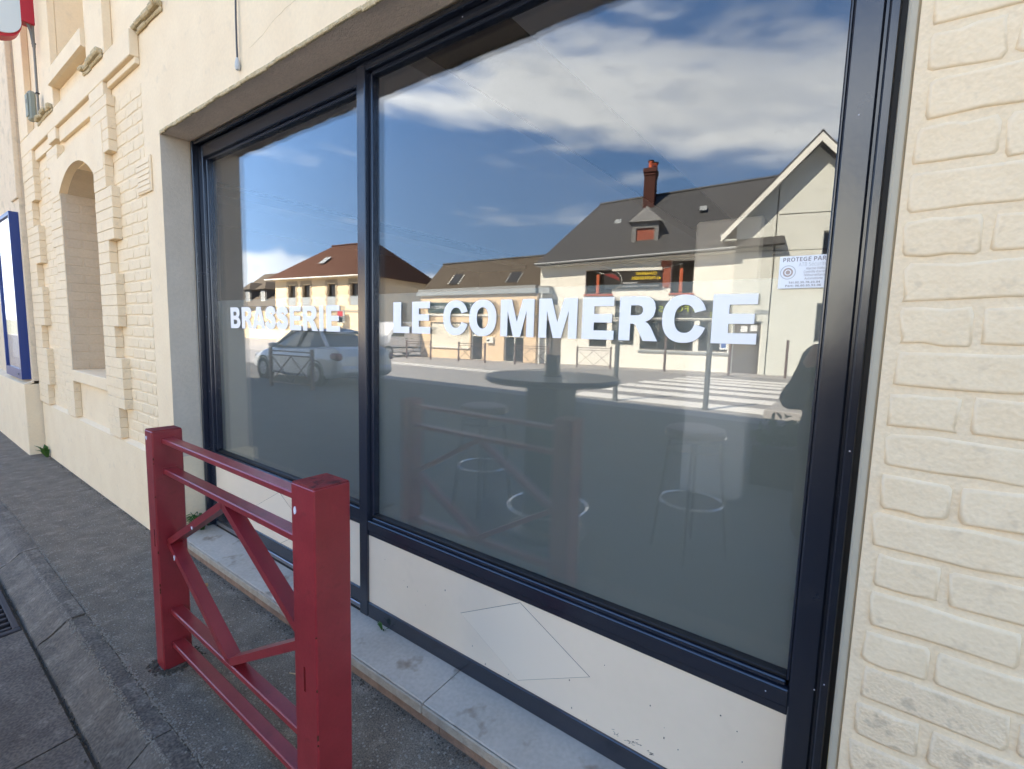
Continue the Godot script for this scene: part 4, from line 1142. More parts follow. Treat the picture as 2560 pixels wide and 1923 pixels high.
	obj("wall", mb().box(Vector3(12.8, -0.3, 0.31), Vector3(13.1, 6.4, 9.0)), M.gable_render, g)
	obj("wall", mb().box(Vector3(7.605, 5.4, 0.31), Vector3(7.9, 6.4, 9.0)), M.gable_render, g)
	var gr := mb()
	gr.slab(Vector3(7.02, 5.93, -0.62), Vector3(10.35, 9.66, -0.62), Vector3(10.35, 9.66, 9.0), Vector3(7.02, 5.93, 9.0), 0.10)
	gr.slab(Vector3(13.68, 5.93, -0.62), Vector3(10.35, 9.66, -0.62), Vector3(10.35, 9.66, 9.0), Vector3(13.68, 5.93, 9.0), 0.10)
	var groof := obj("roof", gr, M.slate, g)
	for sgn in [-1.0, 1.0]:
		var bb := PackedVector2Array([Vector2(10.35 + sgn * 3.36, 5.80), Vector2(10.35 + sgn * 3.36, 5.55), Vector2(10.35, 9.22), Vector2(10.35, 9.54)])
		obj("bargeboard", mb().prism(bb, 2, -0.66, -0.61), M.white_paint, groof)
	obj("eaves_board", mb().box(Vector3(7.1, 5.62, -0.6), Vector3(7.6, 5.66, 2.0)), M.gable_render, groof)
	obj("gutter", mb().tube([Vector3(7.0, 5.86, -0.6), Vector3(7.0, 5.86, 4.0)], 0.07, 8), M.zinc, groof)
	opening(g, 10.78, 11.75, 4.95, 5.94, M.dark_glass, M.white_paint, 0.14, 1)
	opening(g, 10.78, 11.75, 1.47, 3.05, M.dark_glass, M.zinc, 0.14, 1)
	var dr := obj("door", mb().box(Vector3(7.75, -0.05, 0.1), Vector3(8.87, 2.26, 0.16), 0.01), M.grey_door, g)
	for q in [[7.85, 8.28, 0.25, 0.95], [8.36, 8.77, 0.25, 0.95], [7.85, 8.28, 1.1, 1.7], [8.36, 8.77, 1.1, 1.7]]:
		obj("door_panel", mb().box(Vector3(q[0], q[2], 0.085), Vector3(q[1], q[3], 0.0995), 0.005), M.grey_door, dr)
	for q in [[8.04, 8.30, 1.82, 2.08], [8.42, 8.68, 1.86, 2.12]]:
		obj("notice", mb().box(Vector3(q[0], q[2], 0.088), Vector3(q[1], q[3], 0.0985)), M.paper, dr)
	obj("door_frame", mb().wall(7.745, 8.875, -0.1, 2.279, 0.06, 0.17, [[7.80, 8.82, -0.2, 2.22]]), M.white_paint, g)
	obj("name_band", mb().box(Vector3(8.52, 2.58, -0.035), Vector3(9.055, 2.77, -0.021)), M.zinc, g)
	# ---- cream shop with the long fascia
	var turn_c := -atan2(1.1, 7.4)
	var c := thing("cream_shop", "low cream shop with grey fascia, roller shutter and old slate roof", "shop", Vector3(-20.56, -0.1, 17.43), turn_c)
	var cw := [[0.70, 3.32, 0.66, 2.0], [3.40, 4.14, -0.2, 2.29], [5.46, 6.60, -0.2, 2.31]]
	obj("wall", mb().wall(0.0, 7.3, -0.3, 3.5, 0.0, 0.3, cw), M.shop_render, c)
	obj("wall", mb().box(Vector3(0.0, -0.3, 0.31), Vector3(0.3, 3.6, 6.0)), M.shop_render, c)
	obj("fascia", mb().prism(PackedVector2Array([Vector2(-0.22, 3.44), Vector2(7.25, 3.52), Vector2(7.25, 3.90), Vector2(-0.05, 3.78)]), 2, -0.16, 0.5), M.zinc, c)
	obj("fascia_return", mb().box(Vector3(7.26, 3.50, 0.05), Vector3(7.9, 3.86, 0.6)), M.zinc, c)
	obj("band", mb().box(Vector3(0.0, 2.33, -0.05), Vector3(7.29, 2.45, -0.002), 0.008), M.white_paint, c)
	var cs := obj("sign_board", mb().box(Vector3(0.55, 2.50, -0.07), Vector3(4.16, 3.07, -0.002), 0.01), M.sign_green, c)
	front_text("t.", 3.45, 3.25, 2.88, 0.24, -0.072, M.paper, cs, "text", 700)
	front_text("Architecture", 1.95, 0.68, 2.83, 0.2, -0.072, M.paper, cs)
	var sh := obj("roller_shutter", mb().box(Vector3(0.70, 0.66, 0.10), Vector3(3.32, 2.0, 0.14)), M.roller, c)
	for i in 17:
		obj("slat", mb().box(Vector3(0.71, 0.68 + i * 0.077, 0.085), Vector3(3.31, 0.68 + i * 0.077 + 0.068, 0.101), 0.006), M.roller, sh)
	obj("shutter_sill", mb().box(Vector3(0.58, 0.58, -0.1), Vector3(3.36, 0.655, 0.2), 0.01), M.white_paint, c)
	opening(c, 3.40, 4.14, -0.02, 2.28, M.dark_glass, M.white_paint, 0.12, 0, "door")
	opening(c, 5.46, 6.60, -0.02, 2.30, M.dark_glass, M.white_paint, 0.12, 1, "door")
	for q in [[3.46, 4.08, 1.28], [5.52, 6.54, 1.28]]:
		obj("push_bar", mb().box(Vector3(q[0], q[2], 0.09), Vector3(q[1], q[2] + 0.09, 0.118), 0.01), M.white_paint, c)
	obj("letter_box", mb().box(Vector3(4.46, 0.94, -0.14), Vector3(4.88, 1.27, -0.002), 0.015), M.white_paint, c)
	obj("flap", mb().box(Vector3(4.50, 1.05, -0.147), Vector3(4.66, 1.12, -0.1405)), M.joint_dark, c)
	obj("downpipe", mb().tube([Vector3(7.55, 3.5, 0.0), Vector3(7.5, 2.4, -0.05), Vector3(7.5, -0.05, -0.05)], 0.05, 8), M.white_paint, c)
	var cr := mb()
	cr.slab(Vector3(-0.62, 3.88, 0.95), Vector3(7.4, 4.0, 0.95), Vector3(7.4, 5.86, 3.0), Vector3(-0.65, 5.62, 3.0), 0.08)
	cr.slab(Vector3(-0.65, 5.62, 3.0), Vector3(7.4, 5.86, 3.0), Vector3(7.4, 3.6, 6.2), Vector3(-0.65, 3.6, 6.2), 0.08)
	var cro := obj("roof", cr, M.old_slate, c)
	obj("ridge_cap", mb().tube([Vector3(-0.66, 5.64, 3.0), Vector3(7.4, 5.88, 3.0)], 0.06, 8), M.sign_dark, cro)
	obj("gable_end", mb().prism(PackedVector2Array([Vector2(0.9, 3.6), Vector2(6.1, 3.6), Vector2(3.0, 5.55)]), 0, -0.5, -0.3), M.shop_render, c)
	for q in [1.35, 5.15]:
		var y0 := 4.22
		obj("roof_light", mb().slab(Vector3(q - 0.3, y0, 1.20), Vector3(q + 0.3, y0, 1.20), Vector3(q + 0.3, y0 + 0.62, 1.88), Vector3(q - 0.3, y0 + 0.62, 1.88), 0.02), M.sign_dark, cro)
		for i in 6:
			for e in [-0.36, 0.36]:
				obj("flashing", mb().slab(Vector3(q + e - 0.04, y0 + i * 0.1, 1.21 + i * 0.11), Vector3(q + e + 0.04, y0 + i * 0.1, 1.21 + i * 0.11), Vector3(q + e + 0.04, y0 + i * 0.1 + 0.055, 1.27 + i * 0.11), Vector3(q + e - 0.04, y0 + i * 0.1 + 0.055, 1.27 + i * 0.11), 0.02), M.white_paint if q < 3 else M.zinc, cro)
	# ---- far house with the brown tiled hip roof
	var b := thing("tiled_house", "cream corner house with brown tiled hip roof and stone window surrounds", "house", Vector3(-47.2, -0.1, 22.9), -atan2(1.35, 12.7))
	var bw := []
	for q in [2.6, 4.7, 8.2, 11.2]: bw.append([q - 0.52, q + 0.52, 3.55, 5.45])
	obj("wall", mb().wall(0, 12.7, -0.3, 6.2, 0, 0.35, bw), M.house_render, b)
	obj("wall", mb().box(Vector3(12.35, -0.3, 0.351), Vector3(12.7, 6.2, 8.6)), M.house_render, b)
	obj("wall", mb().box(Vector3(0, -0.3, 0.351), Vector3(0.35, 6.2, 8.6)), M.house_render, b)
	for q in bw:
		opening(b, q[0], q[1], q[2], q[3], M.dark_glass, M.brown_frame, 0.2, 1)
		for i in 6:
			var ww := 0.34 if i % 2 else 0.2
			obj("quoin_block", mb().box(Vector3(q[0] - ww, q[2] + i * 0.33, -0.03), Vector3(q[0], q[2] + i * 0.33 + 0.3, 0.02)), M.quoin_grey, b)
			obj("quoin_block", mb().box(Vector3(q[1], q[2] + i * 0.33, -0.03), Vector3(q[1] + ww, q[2] + i * 0.33 + 0.3, 0.02)), M.quoin_grey, b)
		obj("lintel", mb().box(Vector3(q[0] - 0.25, q[3] + 0.08, -0.03), Vector3(q[1] + 0.25, q[3] + 0.38, 0.02)), M.quoin_grey, b)
		obj("window_rail", mb().box(Vector3(q[0], q[2], -0.02), Vector3(q[1], q[2] + 0.75, 0.0)), M.zinc, b)
	obj("string_course", mb().box(Vector3(-0.02, 2.95, -0.05), Vector3(12.72, 3.1, -0.001)), M.quoin_grey, b)
	obj("cornice", mb().box(Vector3(-0.1, 5.95, -0.25), Vector3(12.8, 6.18, -0.001), 0.03), M.house_render, b)
	var br := mb()
	var B0 := Vector3(-0.7, 6.05, -0.6)
	var B1 := Vector3(13.4, 6.05, -0.6)
	var B2 := Vector3(13.4, 6.05, 9.2)
	var B3 := Vector3(-0.7, 6.05, 9.2)
	var R0 := Vector3(3.2, 9.75, 4.3)
	var R1 := Vector3(9.3, 9.75, 4.3)
	br.slab(B0, B1, R1, R0, 0.12)
	br.slab(B1, B2, R1 + Vector3(0, 0, 0.01), R1, 0.12)
	br.slab(B2, B3, R0, R1, 0.12)
	br.slab(B3, B0, R0, R0 + Vector3(0, 0, 0.01), 0.12)
	var bro := obj("roof", br, M.brown_tile, b)
	for i in 18:
		var p := R0.lerp(R1, i / 17.0)
		obj("ridge_tile", mb().box(p + Vector3(-0.17, -0.02, -0.12), p + Vector3(0.17, 0.12, 0.12), 0.05), M.brown_tile, bro)
	var rows := mb()
	for i in 26:    # tile courses on the two slopes in view
		var t := (i + 0.5) / 26.0
		var p0 := B1.lerp(R1, t)
		var p1 := B2.lerp(R1, t)
		var q0 := B0.lerp(R0, t)
		rows.tube([p0 + Vector3(0, 0.02, 0), p1 + Vector3(0, 0.02, 0)], 0.05, 5)
		rows.tube([q0 + Vector3(0, 0.01, 0), p0 + Vector3(0, 0.01, 0)], 0.03, 5)
	obj("tile_courses", rows, M.brown_tile, bro).set_meta("kind", "stuff")
	obj("gutter", mb().tube([B0 + Vector3(0, -0.05, -0.05), B1 + Vector3(0, -0.05, -0.05)], 0.07, 8), M.white_paint, bro)
	obj("roof_light", mb().slab(Vector3(5.0, 7.55, 1.1), Vector3(5.8, 7.55, 1.1), Vector3(5.8, 8.25, 2.0), Vector3(5.0, 8.25, 2.0), 0.02), M.zinc, bro)
	obj("chimney", mb().box(Vector3(8.6, 9.2, 4.2), Vector3(9.0, 10.5, 4.7), 0.03), M.brick_red, bro)
	var sb := thing("wall_sign", "small white edged sign box, red over black, on the tiled house", "sign", Vector3(-37.3, 2.35, 23.55), -atan2(1.35, 12.7))
	obj("case", mb().box(Vector3(-0.42, -0.5, -0.12), Vector3(0.42, 0.62, 0.12), 0.05), M.sign_white, sb)
	obj("red_face", mb().box(Vector3(-0.34, 0.06, -0.13), Vector3(0.34, 0.54, -0.121)), M.sign_red, sb)
	obj("black_face", mb().box(Vector3(-0.34, -0.42, -0.13), Vector3(0.34, 0.055, -0.121)), M.banner_black, sb)
	obj("white_bar", mb().box(Vector3(-0.24, 0.03, -0.136), Vector3(0.24, 0.09, -0.1305)), M.sign_white, sb)
	obj("bracket", mb().box(Vector3(-0.05, 0.0, 0.12), Vector3(0.05, 0.08, 0.45)), M.zinc, sb)
	# ---- farthest house, slate roof with two dormers
	var d := thing("dormered_house", "distant slate roofed house with two pale dormers", "house", Vector3(-68, -0.1, 26.6), -0.06)
	obj("wall", mb().box(Vector3(0, -0.3, 0.2), Vector3(18, 4.0, 8)), M.house_render, d)
	var dr2 := mb()
	dr2.slab(Vector3(-0.6, 3.85, -0.3), Vector3(18.6, 3.85, -0.3), Vector3(15, 8.4, 4.1), Vector3(3, 8.4, 4.1), 0.1)
	dr2.slab(Vector3(-0.6, 3.85, -0.3), Vector3(-0.6, 3.85, 8.5), Vector3(3, 8.4, 4.11), Vector3(3, 8.4, 4.1), 0.1)
	dr2.slab(Vector3(18.6, 3.85, 8.5), Vector3(-0.6, 3.85, 8.5), Vector3(3, 8.4, 4.1), Vector3(15, 8.4, 4.1), 0.1)
	dr2.slab(Vector3(18.6, 3.85, -0.3), Vector3(18.6, 3.85, 8.5), Vector3(15, 8.4, 4.11), Vector3(15, 8.4, 4.1), 0.1)
	obj("roof", dr2, M.old_slate, d)
	for q in [5.6, 9.0]:
		var dd := obj("dormer", mb().box(Vector3(q - 0.75, 4.4, 0.4), Vector3(q + 0.75, 6.0, 2.6)), M.slate, d)
		obj("dormer_window", mb().box(Vector3(q - 0.42, 4.5, 0.33), Vector3(q + 0.42, 5.75, 0.4), 0.03), M.white_paint, dd)
		obj("glass", mb().box(Vector3(q - 0.32, 4.6, 0.31), Vector3(q + 0.32, 5.65, 0.329)), M.zinc, dd)
		var rr := mb()
		rr.slab(Vector3(q - 1.05, 5.95, 0.0), Vector3(q, 6.9, 0.8), Vector3(q, 6.9, 0.81), Vector3(q + 1.05, 5.95, 0.0), 0.06)
		rr.slab(Vector3(q - 1.05, 5.95, 0.0), Vector3(q, 6.9, 0.8), Vector3(q, 6.9, 3.0), Vector3(q - 1.05, 5.95, 2.6), 0.06)
		rr.slab(Vector3(q + 1.05, 5.95, 0.0), Vector3(q, 6.9, 0.8), Vector3(q, 6.9, 3.0), Vector3(q + 1.05, 5.95, 2.6), 0.06)
		obj("dormer_roof", rr, M.old_slate, dd)

# ------------------------------------------------------------------ the red barrier
func barrier() -> void:
	var b := thing("red_barrier", "weathered red steel barrier with a lozenge brace on the near pavement", "barrier")
	for q in [[-2.252, -2.172, 0.370, 0.473, 0.988], [-1.168, -1.061, 0.368, 0.473, 1.004]]:
		var p := obj("post", mb().box(Vector3(q[0], -0.1, q[2]), Vector3(q[1], q[4] - 0.002, q[3]), 0.004), M.red_paint, b)
		obj("cap", mb().box(Vector3(q[0] + 0.002, q[4] - 0.006, q[2] + 0.002), Vector3(q[1] - 0.002, q[4], q[3] - 0.002), 0.002), M.red_top, p)
		# weld beads and rusty edge chips
		for i in 7:
			var y := rng.randf_range(0.1, 0.95)
			obj("rust_chip", mb().box(Vector3(q[1] - 0.003, y, q[3] - 0.003), Vector3(q[1] + 0.0006, y + rng.randf_range(0.002, 0.012), q[3] + 0.0006), 0.0005), M.rust, p)
	var zc := 0.42
	for q in [[0.935, 0.955], [0.813, 0.835], [0.232, 0.254], [0.088, 0.110]]:
		obj("rail", mb().box(Vector3(-2.173, q[0], zc - 0.022), Vector3(-1.167, q[1], zc + 0.022), 0.003), M.red_paint, b)
	var A := Vector2(-1.665, 0.812)
	var L := Vector2(-2.165, 0.535)
	var R := Vector2(-1.175, 0.535)
	var D := Vector2(-1.66, 0.254)
	for e in [[A, L], [L, D], [A, R], [D, R]]:
		var p: Vector2 = e[0]
		var q: Vector2 = e[1]
		var u := (q - p).normalized()
		var v := Vector2(-u.y, u.x) * 0.0125
		var poly := PackedVector2Array([p + v, q + v, q - v, p - v])
		obj("brace", mb().prism(poly, 2, zc - 0.0215, zc + 0.0215), M.red_paint, b)
	# welds where bars meet the posts
	for y in [0.945, 0.824, 0.243, 0.099]:
		for x in [-2.172, -1.168]:
			obj("weld", mb().wall(x - 0.004, x + 0.004, y - 0.014, y + 0.014, zc + 0.025, zc - 0.025), M.red_paint, b)
	for q in [[Vector3(-2.232, 0.955, 0.4735), 0.006, 0.009], [Vector3(-1.148, 0.93, 0.4735), 0.006, 0.011], [Vector3(-1.915, 0.664, 0.442), 0.006, 0.007], [Vector3(-2.10, 0.49, 0.4425), 0.004, 0.011]]:
		var sp := mb()
		var pts := PackedVector2Array()
		for i in 10:
			var a := TAU * i / 10.0
			pts.append(Vector2(q[0].x + cos(a) * q[1] * rng.randf_range(0.7, 1.2), q[0].y + sin(a) * q[2] * rng.randf_range(0.7, 1.2)))
		sp.prism(pts, 2, q[0].z - 0.001, q[0].z + 0.0012)
		obj("dropping", sp, M.bird_white, b)
	# dark red touch-up daubs
	for q in [[-2.20, 0.52], [-1.118, 0.44]]:
		obj("daub", mb().box(Vector3(q[0] - 0.004, q[1], 0.4729), Vector3(q[0] + 0.004, q[1] + 0.07, 0.4736)), M.lamp_red, b)
	var so := thing("soil_mound", "ring of soil and moss round the barrier post farther from the camera", "soil", Vector3(-2.21, 0.0, 0.42))
	var m := mb()
	for i in 420:
		var a := rng.randf() * TAU
		var rr := 0.056 + absf(rng.randfn(0.0, 0.012))
		var s := rng.randf_range(0.0015, 0.006)
		var c := Vector3(cos(a) * rr * 1.05, s * 0.2, sin(a) * rr * 1.15)
		m.box(c - Vector3(s, s * 0.7, s), c + Vector3(s, s * 0.8, s), s * 0.45)
	obj("crumbs", m, M.dirt, so).set_meta("kind", "stuff")

# ------------------------------------------------------------------ small things on the front
func tuft(called: String, label: String, at: Vector3, n: int, h: float, spread: float, broad := false) -> void:
	var t := thing(called, label, "weed", at)
	for i in n:
		var a := rng.randf() * TAU
		var l := h * rng.randf_range(0.5, 1.0)
		var o := Vector3(cos(a), 0, sin(a)) * spread
		if o.z < -0.01: o.z *= -0.4
		var w := l * (0.16 if broad else 0.05)
		var b := mb()
		var base := o * 0.15
		var midp := o * 0.5 + Vector3(0, l * 0.75, 0)
		var tip := o + Vector3(0, l * (0.95 if broad else 0.6), 0)
		var sd := Vector3(-o.z, 0, o.x).normalized() * w
		b.quad(base - sd * 0.4, base + sd * 0.4, midp + sd, midp - sd, Vector3.UP + o * 4)
		b.tri(midp - sd, midp + sd, tip, Vector3.UP)
		b.quad(base - sd * 0.4 - Vector3(0, 0.0006, 0), base + sd * 0.4 - Vector3(0, 0.0006, 0), midp + sd - Vector3(0, 0.0006, 0), midp - sd - Vector3(0, 0.0006, 0), Vector3.DOWN - o * 4)
		obj("leaf" if broad else "blade", b, M["leaf_green_%d" % (i % 3)], t)

func small_things() -> void:
	# vent plate
	var v := thing("wall_vent", "cream louvred vent plate on the wall between brickwork and window", "vent", Vector3(-3.652, 2.30, 0.0))
	obj("plate", mb().box(Vector3(-0.115, -0.105, 0.0), Vector3(0.115, 0.105, 0.012), 0.003), M.cream_paint, v)
	for i in 6:
		var y := -0.09 + i * 0.031
		obj("slat", mb().slab(Vector3(-0.103, y + 0.026, 0.0125), Vector3(0.100, y + 0.026, 0.0125), Vector3(0.100, y - 0.003, 0.0155), Vector3(-0.103, y - 0.003, 0.0155), 0.002), M.cream_paint, v)
	# loose cable with a blind end
	var c := thing("hanging_cable", "thin grey cable hanging down the wall above the window", "cable", Vector3(-2.392, 2.55, 0.012))
	var path := []
	for i in 24: path.append(Vector3(0.004 * sin(i * 0.7), 0.03 + i * 0.09, 0.003 * sin(i * 0.9)))
	obj("cord", mb().tube(path, 0.0042, 8), M.cable, c)
	obj("plug", mb().lathe([Vector2(0, -0.005), Vector2(0.009, 0.0), Vector2(0.0115, 0.012), Vector2(0.010, 0.03), Vector2(0.006, 0.05), Vector2(0, 0.052)], Vector3.ZERO, 14), M.cable_end, c)
	# junction box and the pipe above it
	var j := thing("junction_box", "grey green junction box high on the wall by the pipe", "electric box", Vector3(-6.11, 3.27, 0.05))
	obj("case", mb().box(Vector3(-0.05, -0.115, 0.0), Vector3(0.05, 0.125, 0.05), 0.012), M.grey_box, j)
	obj("lid", mb().box(Vector3(-0.04, -0.09, 0.0505), Vector3(0.04, 0.10, 0.060), 0.005), M.grey_box, j)
	obj("label_plate", mb().box(Vector3(-0.02, 0.02, 0.0605), Vector3(0.025, 0.05, 0.062)), M.grey_pipe, j)
	var p := thing("wall_pipe", "thin grey pipe running up the wall to the red sign", "pipe", Vector3(-5.94, 3.14, 0.062))
	obj("pipe", mb().tube([Vector3(0, 0.0, 0), Vector3(0.0, 0.3, 0), Vector3(0.005, 0.6, 0.0), Vector3(0.01, 0.8, 0.0)], 0.009, 8), M.grey_pipe, p)
	for y in [0.2, 0.6]:
		obj("clip", mb().box(Vector3(-0.014, y, -0.013), Vector3(0.014, y + 0.012, 0.012), 0.002), M.iron, p)
	# projecting lit sign: red back board, white rounded cabinet with red rim and green oval
	var s := thing("projecting_sign", "projecting rounded white sign with red board high on the wall", "sign", Vector3(-5.9, 3.735, 0.045))
	obj("back_board", mb().box(Vector3(-0.10, 0.15, 0.006), Vector3(0.0, 1.1, 0.092), 0.004), M.sign_red, s)
	var cab := PackedVector2Array()
	var rim := PackedVector2Array()
	for q in [[0.42, 0.72], [0.27, 0.17]]:
		pass
	for i in 33:
		var a := PI + PI * i / 32.0
		cab.append(Vector2(0.235 + cos(a) * 0.145, 0.13 + sin(a) * 0.13))
		rim.append(Vector2(0.235 + cos(a) * 0.150, 0.125 + sin(a) * 0.15))
	cab.append_array(PackedVector2Array([Vector2(0.38, 1.1), Vector2(0.09, 1.1)]))
	rim.append_array(PackedVector2Array([Vector2(0.385, 1.1), Vector2(0.085, 1.1)]))
	obj("rim", mb().prism(rim, 0, -0.13, -0.012), M.sign_red, s)
	obj("cabinet", mb().prism(cab, 0, -0.12, 0.0), M.sign_white, s)
	var ov := PackedVector2Array()
	var ov2 := PackedVector2Array()
	for i in 32:
		var a := TAU * i / 32.0
		ov.append(Vector2(0.27 + cos(a) * 0.085, 0.36 + sin(a) * 0.11))
		ov2.append(Vector2(0.27 + cos(a) * 0.072, 0.36 + sin(a) * 0.095))
	obj("oval_rim", mb().prism(ov, 0, 0.0005, 0.003), M.sign_red, s)
	obj("oval", mb().prism(ov2, 0, 0.001, 0.005), M.sign_pine, s)
	obj("bracket", mb().tube([Vector3(-0.03, 0.16, 0.05), Vector3(-0.03, 0.10, 0.03), Vector3(-0.035, 0.0, 0.018), Vector3(-0.035, -0.02, 0.018)], 0.012, 8), M.grey_pipe, s)
	# blue poster case on the next house
	var pc := thing("poster_case", "blue framed poster case standing on the plinth ledge of the next house", "poster case", Vector3(-7.42, 0.785, 0.128))
	var fr := mb()
	fr.wall(-0.44, 0.44, 0.0, 1.69, 0.03, -0.04, [[-0.405, 0.405, 0.10, 1.655]])
	obj("frame", fr, M.case_blue, pc)
	obj("back", mb().box(Vector3(-0.405, 0.10, -0.038), Vector3(0.405, 1.655, -0.03)), M.case_blue, pc)
	obj("poster", mb().box(Vector3(-0.395, 0.20, -0.0298), Vector3(0.395, 1.65, -0.026)), M.poster, pc)
	obj("cover", mb().box(Vector3(-0.405, 0.10, 0.012), Vector3(0.405, 1.655, 0.016)), M.glass, pc)
	obj("lock", mb().lathe([Vector2(0.012, 0), Vector2(0.012, 0.006), Vector2(0, 0.006)], Vector3.ZERO, 12), M.joint_metal, pc, Transform3D(Basis(Vector3.RIGHT, PI / 2), Vector3(0.30, 0.05, 0.035)))
	# weeds
	tuft("grass_tuft", "grass tuft in the corner where the window frame meets the reveal", Vector3(-3.36, 0.085, -0.12), 60, 0.16, 0.13)
	tuft("leafy_weed", "small leafy weed on the stone sill at the foot of the mullion", Vector3(-1.60, 0.083, -0.165), 6, 0.035, 0.04, true)
	tuft("wall_weed", "small green weed at the foot of the neighbouring house corner", Vector3(-6.70, 0.0, 0.055), 14, 0.14, 0.10, true)
	# litter along the foot of the sill and the wall
	var l := mb()
	for i in 420:
		var x := rng.randf_range(-3.4, -0.6)
		var s2 := rng.randf_range(0.0008, 0.0032)
		var cc := Vector3(x, s2 * 0.5, 0.012 + absf(rng.randfn(0, 0.018)))
		l.box(cc - Vector3(s2, s2 * 0.6, s2), cc + Vector3(s2 * rng.randf_range(0.6, 2.2), s2 * 0.6, s2), s2 * 0.4)
	for i in 300:
		var x := rng.randf_range(-6.8, -3.4)
		var s2 := rng.randf_range(0.001, 0.0035)
		var cc := Vector3(x, s2 * 0.5, 0.04 + absf(rng.randfn(0, 0.014)))
		l.box(cc - Vector3(s2, s2 * 0.6, s2), cc + Vector3(s2 * 1.4, s2 * 0.6, s2), s2 * 0.4)
	for i in 200:
		var x := rng.randf_range(-3.8, -1.3)
		var s2 := rng.randf_range(0.0008, 0.0035)
		var cc := Vector3(x, -0.079 + s2 * 0.5, 0.742 + rng.randfn(0, 0.008))
		l.box(cc - Vector3(s2, s2 * 0.6, s2), cc + Vector3(s2 * 1.6, s2 * 0.6, s2), s2 * 0.4)
	tag(obj("litter", l, M.dirt), "crumbs of soil and grit along the foot of the wall and kerb", "debris", "", "stuff")
	# stones showing in the worn asphalt
	var g := mb()
	for i in 3200:     # pale aggregate along the broken edge of the asphalt and the worn arris of the kerb
		var x := -1.0 - pow(rng.randf(), 1.2) * 4.2
		var onto := i % 2 == 0
		var z := 0.552 + rng.randfn(0, 0.007) if onto else 0.622 + rng.randfn(0, 0.006)
		var s2 := rng.randf_range(0.001, 0.0034)
		var y := 0.0008 if onto else (0.0015 if z < 0.615 else 0.0015 - (z - 0.615) * 0.55)
		g.box(Vector3(x - s2, y - 0.003, z - s2), Vector3(x + s2 * 1.3, y + s2 * 0.5, z + s2), s2 * 0.4)
	for i in 2600:
		var x := -0.9 - pow(rng.randf(), 1.3) * 4.5
		var z := rng.randf_range(0.02, 0.55)
		var s2 := rng.randf_range(0.0015, 0.0048)
		g.box(Vector3(x - s2, -0.003, z - s2), Vector3(x + s2 * 1.2, 0.0011, z + s2), s2 * 0.4)
	tag(obj("pavement_stones", g, M.pale_stone), "small stones showing in the worn asphalt of the pavement", "stones", "", "stuff")
	var twig := thing("dead_leaf", "single curled dry leaf by the sill behind the barrier", "leaf", Vector3(-2.75, 0.006, 0.10))
	var lf := mb(); leaf_shape(lf, 0.05, 0.02)
	obj("blade", lf, M.dead_leaf_0, twig)
	var stem := thing("straw", "pale dry straw lying on the pavement between sill and barrier", "straw", Vector3(-1.72, 0.004, 0.16))
	obj("stalk", mb().tube([Vector3(-0.05, 0, 0.01), Vector3(-0.01, 0.003, -0.006), Vector3(0.04, 0, 0.0), Vector3(0.06, 0, 0.02)], 0.0022, 6), M.dead_leaf_1, stem)

# ------------------------------------------------------------------ things out in the street
func cross_barrier(called: String, label: String, p: Vector3, q: Vector3, mt: Material, group := "") -> void:
	var len := Vector2(q.x - p.x, q.z - p.z).length()
	var b := thing(called, label, "barrier", p, -atan2(q.z - p.z, q.x - p.x), group)
	for x in [0.0, len]:
		obj("post", mb().box(Vector3(x - 0.035, -0.05, -0.035), Vector3(x + 0.035, 0.98, 0.035), 0.005), mt, b)
	for y in [0.90, 0.80, 0.12]:
		obj("rail", mb().box(Vector3(0.03, y - 0.016, -0.012), Vector3(len - 0.03, y + 0.016, 0.012)), mt, b)
	var n := 2
	for i in n:
		var x0 := len * i / n + (0.03 if i == 0 else 0.0)
		var x1 := len * (i + 1) / n - (0.03 if i == n - 1 else 0.0)
		for e in [[Vector3(x0, 0.13, 0), Vector3(x1, 0.79, 0)], [Vector3(x0, 0.79, 0), Vector3(x1, 0.13, 0)]]:
			obj("brace", mb().tube([e[0], e[1]], 0.014, 6), mt, b)

